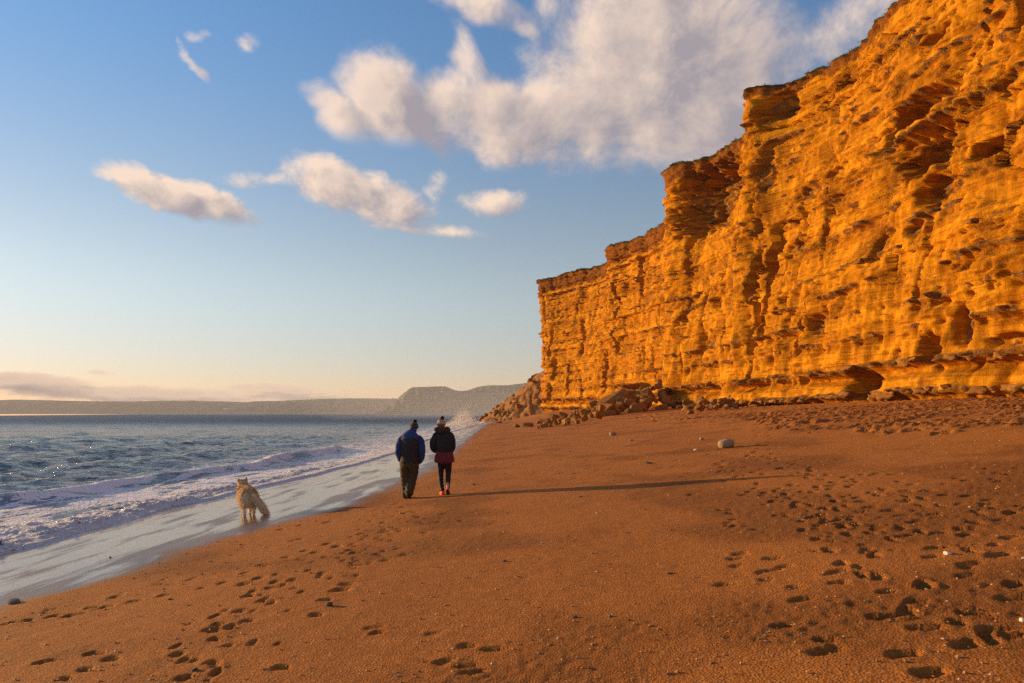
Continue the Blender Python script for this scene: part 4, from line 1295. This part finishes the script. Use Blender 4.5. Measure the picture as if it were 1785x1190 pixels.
link("boot", soft_mesh("boot", [[(.028, -.20, .145, .042, .042), (.028, -.155, .085, .045, .042), (.03, -.085, .04, .046, .032), (.03, -.03, .03, .036, .022)]], .009, 2), m_boot, man)
hat = link("hat", soft_mesh("hat", [[(.098, .158, 1.52, .088, .104), (.100, .158, 1.545, .096, .114), (.105, .16, 1.585, .092, .110), (.112, .165, 1.625, .066, .078), (.115, .167, 1.645, .03, .035)]], .009, 2),
           knit_mat("dark_knit", [(0, (.030, .022, .020)), (1.55, (.075, .055, .045)), (1.575, (.028, .020, .018)), (1.60, (.06, .04, .03))]), man)
pm = soft_mesh("pompom", ball_tubes((.122, .165, 1.672), .036), .008, 1)
pomp = link("pompom", pm, m_pom, hat)
link("tuft", fur("tuft", pm, 700, .016, (0, 0, 0), .003, 3), m_pom, man)
# collar of the jacket
link("collar", soft_mesh("collar", [[(.072, .105, 1.455, .086, .088), (.080, .115, 1.475, .084, .088), (.088, .125, 1.492, .080, .084)]], .010, 2), m_blue, man)

# --- the woman
gx, gy, gz = ground_at(776, 862)
wom = empty("person", (gx, gy, gz - .01), 0.0, "person in short black jacket, maroon tunic, black leggings, orange shoes and pale bobble hat", "person", "two people walking away along the beach")
wbody = [
    [(-.01, 0, .84, .14, .10), (-.01, 0, 1.0, .12, .09), (-.015, 0, 1.2, .14, .10), (-.03, .0, 1.34, .13, .08), (-.06, .01, 1.42, .05, .05), (-.08, .03, 1.50, .048, .05)],
    [(-.08, .05, 1.44, .045, .055), (-.083, .05, 1.48, .066, .08), (-.085, .05, 1.53, .073, .092), (-.086, .05, 1.58, .068, .085), (-.086, .05, 1.62, .035, .045)],
    [(-.085, .14, 1.52, .012), (-.085, .165, 1.505, .013)],
    [(-.164, .045, 1.51, .010, .018), (-.166, .045, 1.54, .010, .018)], [(-.006, .045, 1.51, .010, .018), (-.004, .045, 1.54, .010, .018)],
    [(-.16, 0, 1.32, .05), (-.24, -.02, 1.15, .042), (-.245, .0, 1.02, .038), (-.14, .17, .98, .028), (-.09, .20, .98, .03), (-.05, .21, .985, .02)],
    [(.11, 0, 1.32, .05), (.15, -.02, 1.15, .042), (.145, .02, 1.02, .038), (.07, .18, 1.0, .028), (.03, .21, 1.0, .03), (-.01, .215, 1.0, .02)],
    [(-.09, 0, .84, .082), (-.10, .03, .47, .054), (-.075, 0, .28, .045), (-.05, -.01, .09, .032), (-.06, .05, .04, .03)],
    [(.07, 0, .84, .082), (.065, .04, .48, .054), (.066, -.05, .30, .045), (.068, -.12, .14, .032), (.072, -.05, .06, .028)]]
link("body", soft_mesh("body", wbody, .012, 4), m_skin, wom)
wj = [[(-.012, 0, .935, .175, .138), (-.012, 0, .965, .188, .150), (-.012, 0, 1.06, .198, .160), (-.018, 0, 1.2, .195, .152), (-.028, 0, 1.31, .172, .128), (-.045, .01, 1.39, .115, .10), (-.06, .02, 1.43, .085, .085)]]
link("jacket", soft_mesh("jacket", wj, .012, 4, .008, 9, 25), m_blackjk, wom)
for pts in ([(-.165, 0, 1.32, .076), (-.225, -.015, 1.21, .082), (-.252, -.015, 1.09, .082), (-.225, .06, .985, .074), (-.15, .15, .97, .058)],
            [(.105, 0, 1.32, .076), (.135, -.015, 1.21, .080), (.152, -.01, 1.09, .078), (.132, .07, .99, .07), (.075, .16, .99, .055)]):
    link("sleeve", soft_mesh("sleeve", [pts], .012, 3, .007, 11, 27), m_blackjk, wom)
link("tunic", soft_mesh("tunic", [[(-.02, 0, .728, .222, .168), (-.02, 0, .76, .218, .165), (-.015, 0, .85, .200, .152), (-.012, 0, .955, .172, .135)]], .012, 2, .008, 12, 29, .15), m_red, wom)
lg = [[(-.012, 0, .84, .15, .11), (-.012, 0, .76, .15, .11), (-.012, 0, .70, .10, .08)],
      [(-.088, 0, .80, .088), (-.098, .02, .60, .074), (-.100, .03, .46, .060), (-.090, .005, .32, .054), (-.062, -.008, .15, .041), (-.052, -.01, .07, .036)],
      [(.066, 0, .80, .088), (.066, .025, .60, .074), (.066, .035, .47, .060), (.066, -.03, .33, .054), (.068, -.095, .19, .041), (.068, -.125, .13, .036)]]
link("leggings", soft_mesh("leggings", lg, .011, 3, .003, 10, 31), m_legg, wom)
sh = link("shoe", soft_mesh("shoe", [[(-.045, -.065, .05, .036, .042), (-.055, .0, .05, .040, .045), (-.085, .075, .038, .040, .032), (-.115, .14, .03, .030, .022)]], .008, 2), m_orange, wom)
link("sole", soft_mesh("sole", [[(-.043, -.075, .014, .034, .013), (-.055, .0, .012, .037, .012), (-.088, .08, .012, .040, .012), (-.118, .15, .014, .028, .011)]], .007, 1), m_orange, sh)
sh = link("shoe", soft_mesh("shoe", [[(.068, -.175, .155, .036, .040), (.070, -.135, .105, .040, .042), (.075, -.07, .055, .040, .032), (.078, -.02, .035, .030, .022)]], .008, 2), m_orange, wom)
link("sole", soft_mesh("sole", [[(.067, -.205, .135, .036, .013), (.070, -.165, .075, .037, .013), (.075, -.09, .022, .040, .012), (.078, -.02, .014, .028, .011)]], .007, 1), m_sole, sh)
hd = soft_mesh("hood", [[(-.17, -.03, 1.395, .040), (-.15, -.085, 1.375, .05), (-.07, -.115, 1.36, .055), (.02, -.085, 1.375, .05), (.05, -.03, 1.40, .042), (.03, .05, 1.42, .035)],
                        [(-.17, -.03, 1.395, .040), (-.165, .05, 1.42, .035)]], .011, 2)
hood = link("hood", hd, m_blackjk, wom)
link("fur_trim", fur("fur_trim", hd, 2600, .045, (0, 0, .5), .005, 8, lambda c_: c_[:, 2] > 1.38), m_furb, hood)
link("scarf", soft_mesh("scarf", [[(-.075, .03, 1.41, .078, .082), (-.08, .04, 1.455, .070, .076)]], .010, 2), simple_mat("pale_scarf", (.55, .40, .30), .9, .2, 50), wom)
hr_ = soft_mesh("hair", [[(-.085, .0, 1.44, .07, .055), (-.086, .01, 1.50, .082, .085), (-.086, .02, 1.54, .082, .09)]], .010, 2)
link("hair", hr_, m_hair, wom)
hat = link("hat", soft_mesh("hat", [[(-.087, .04, 1.49, .080, .094), (-.087, .04, 1.52, .093, .108), (-.087, .04, 1.565, .093, .108), (-.085, .04, 1.61, .076, .088), (-.082, .04, 1.64, .04, .045)]], .009, 2),
           knit_mat("patterned_knit", [(0, (.09, .03, .028)), (1.525, (.06, .045, .05)), (1.545, (.55, .36, .28)), (1.575, (.12, .05, .045)), (1.59, (.55, .38, .30)), (1.615, (.16, .09, .08))]), wom)
pm = soft_mesh("pompom", ball_tubes((-.065, .04, 1.668), .038), .008, 1)
link("pompom", pm, m_pom, hat)
link("tuft", fur("tuft", pm, 700, .016, (0, 0, 0), .003, 4), m_pom, wom)

# --- the dog
gx, gy, gz = ground_at(424, 900)
dog = empty("dog", (gx, gy + .28, gz - .012), math.radians(25), "shaggy golden dog standing on the glossy wet sand, facing the sea", "dog")
dt = [[(.0, -.35, .43, .11, .12), (.0, -.26, .410, .185, .18), (-.005, -.10, .400, .185, .19), (-.02, .12, .405, .19, .20), (-.04, .30, .45, .165, .175), (-.07, .42, .52, .14, .14), (-.085, .50, .59, .11, .11)],
      [(-.085, .44, .60, .09, .09), (-.09, .52, .635, .105, .09), (-.10, .60, .62, .085, .075), (-.125, .70, .585, .042, .042), (-.14, .77, .575, .030, .030)],
      [(-.16, .505, .68, .036, .02), (-.168, .50, .72, .026, .014), (-.172, .495, .755, .008, .006)],
      [(-.02, .505, .68, .036, .02), (-.010, .50, .73, .026, .014), (-.004, .495, .78, .008, .006)],
      [(-.085, -.24, .38, .085, .11), (-.105, -.20, .28, .065, .075), (-.11, -.29, .175, .036, .042), (-.098, -.33, .12, .034, .036), (-.098, -.31, .05, .030, .030), (-.10, -.26, .025, .034, .024)],
      [(.085, -.24, .38, .085, .11), (.095, -.20, .28, .065, .075), (.092, -.30, .175, .036, .042), (.078, -.34, .12, .034, .036), (.078, -.32, .05, .030, .030), (.078, -.27, .025, .034, .024)],
      [(-.10, .28, .36, .07, .08), (-.10, .27, .24, .045, .05), (-.10, .25, .14, .034, .036), (-.10, .25, .05, .030, .030), (-.10, .28, .025, .034, .024)],
      [(.06, .28, .36, .07, .08), (.06, .30, .24, .045, .05), (.06, .31, .14, .034, .036), (.06, .32, .05, .030, .030), (.06, .35, .025, .034, .024)]]
db = soft_mesh("body", dt, .012, 3, .008, 14, 41)
m_dog, B, bs = new_mat("golden_coat")
tcn = B.n('ShaderNodeTexCoord').outputs['Object']
s_ = B.n('ShaderNodeSeparateXYZ'); B.put(s_.inputs[0], tcn)
nz = B.noise(B.scale(tcn, (1, 1, .5)), 9, 5, .6)
c = B.mix(B.mapr(B.math('ADD', s_.outputs[2], B.math('MULTIPLY', B.math('SUBTRACT', nz, .5), .35)), .30, .56), rgb(.88, .68, .42), rgb(.55, .35, .16))
c = B.mix(B.mapr(nz, .58, .78), c, rgb(.28, .16, .07))
B.put(bs.inputs['Base Color'], c); bs.inputs['Roughness'].default_value = .8
bs.inputs['Specular IOR Level'].default_value = .2
link("body", db, m_dog, dog)
def flow(q):
    return (0.0, -.45, -.85) if q[2] < .5 else (0.0, -.9, -.35)
def flen(p):
    return np.where(p[:, 2] < .10, .012, np.where(p[:, 2] > .60, .020, np.where(p[:, 2] < .20, .024, np.where(p[:, 2] < .40, .075, .045))))
link("coat", fur("coat", db, 9000, flen, flow, .0045, 12, None, .30), m_dog, dog)
tt = [[(.03, -.36, .47, .045), (.10, -.44, .42, .050), (.19, -.48, .30, .058), (.265, -.49, .17, .055), (.325, -.50, .085, .035), (.35, -.50, .06, .012)]]
tb = soft_mesh("tail", tt, .011, 2, .006, 14, 43)
tl = link("tail", tb, m_dog, dog)
link("feather", fur("feather", tb, 2600, .07, (.3, -.05, -.9), .0045, 13, None, .25), m_dog, tl)

# ------------------------------------------------------------------ breaking spray at the far waterline
def spray():
    r = np.random.default_rng(21)
    n = 9000
    cx, cyy = ground_at(830, 742)[:2]
    x = cx - 2.0 + r.normal(0, 1.6, n) - .5; y = cyy + r.normal(0, 6, n)
    hgt_ = np.abs(r.normal(0, 1, n)) * 1.3 * np.exp(-((x - cx + 2.2) / 2.2) ** 2)
    z = .25 + hgt_
    k = r.uniform(.008, .05, n)
    base = np.array([(1, 1, 1), (-1, -1, 1), (-1, 1, -1), (1, -1, -1)], float)
    v = (np.stack([x, y, z], -1)[:, None] + base[None] * k[:, None, None] * r.uniform(.5, 1.3, (n, 4, 1))).reshape(-1, 3)
    f = np.array([(0, 1, 2), (0, 3, 1), (0, 2, 3), (1, 3, 2)])
    ff = (f[None] + 4 * np.arange(n)[:, None, None]).reshape(-1, 3)
    return fast_mesh("sea_spray", v, ff, smooth=True), cx, cyy
m_spray = simple_mat("spray_white", (.82, .81, .80), .8, .05, 5, 0)
sme, scx, scy = spray()
link("sea_spray", sme, m_spray, kind="stuff", label="white spray thrown up by a wave breaking at the far rocks", cat="sea spray")


def volume_mat(name, col, dens, aniso=.3):
    m = bpy.data.materials.new(name); m.use_nodes = True
    nt = m.node_tree; nt.nodes.clear()
    pv = nt.nodes.new('ShaderNodeVolumePrincipled')
    pv.inputs['Color'].default_value = rgb(*col)
    pv.inputs['Density'].default_value = dens
    pv.inputs['Anisotropy'].default_value = aniso
    o = nt.nodes.new('ShaderNodeOutputMaterial')
    nt.links.new(pv.outputs[0], o.inputs['Volume'])
    return m


def closed_box(name, lo, hi, mat, **kw):
    v = [(x, y, z) for z in (lo[2], hi[2]) for y in (lo[1], hi[1]) for x in (lo[0], hi[0])]
    f = [(0, 2, 3, 1), (4, 5, 7, 6), (0, 1, 5, 4), (2, 6, 7, 3), (0, 4, 6, 2), (1, 3, 7, 5)]
    me = bpy.data.meshes.new(name); me.from_pydata(v, [], f)
    return link(name, me, mat, **kw)

closed_box("haze", (-21000, -60, -4.5), (21000, 17000, 262), volume_mat("haze_air", (.92, .91, .93), 6.0e-5, .0), kind="stuff")
def mist_blob(name, c, r, mat, **kw):
    bm = bmesh.new(); bmesh.ops.create_icosphere(bm, subdivisions=4, radius=1.0)
    for v in bm.verts:
        v.co = Vector((v.co.x * r[0], v.co.y * r[1], v.co.z * r[2]))
    me = bpy.data.meshes.new(name); bm.to_mesh(me); bm.free()
    o = link(name, me, mat, **kw); o.location = c
    return o
mist_blob("sea_mist", (-22, 560, 6), (95, 380, 16), volume_mat("sea_mist", (.97, .95, .93), 3.5e-4, .1), kind="stuff", label="pale mist of spray hanging over the far shoreline", cat="mist")
print("nodules", cnt, "prints", len(PR))
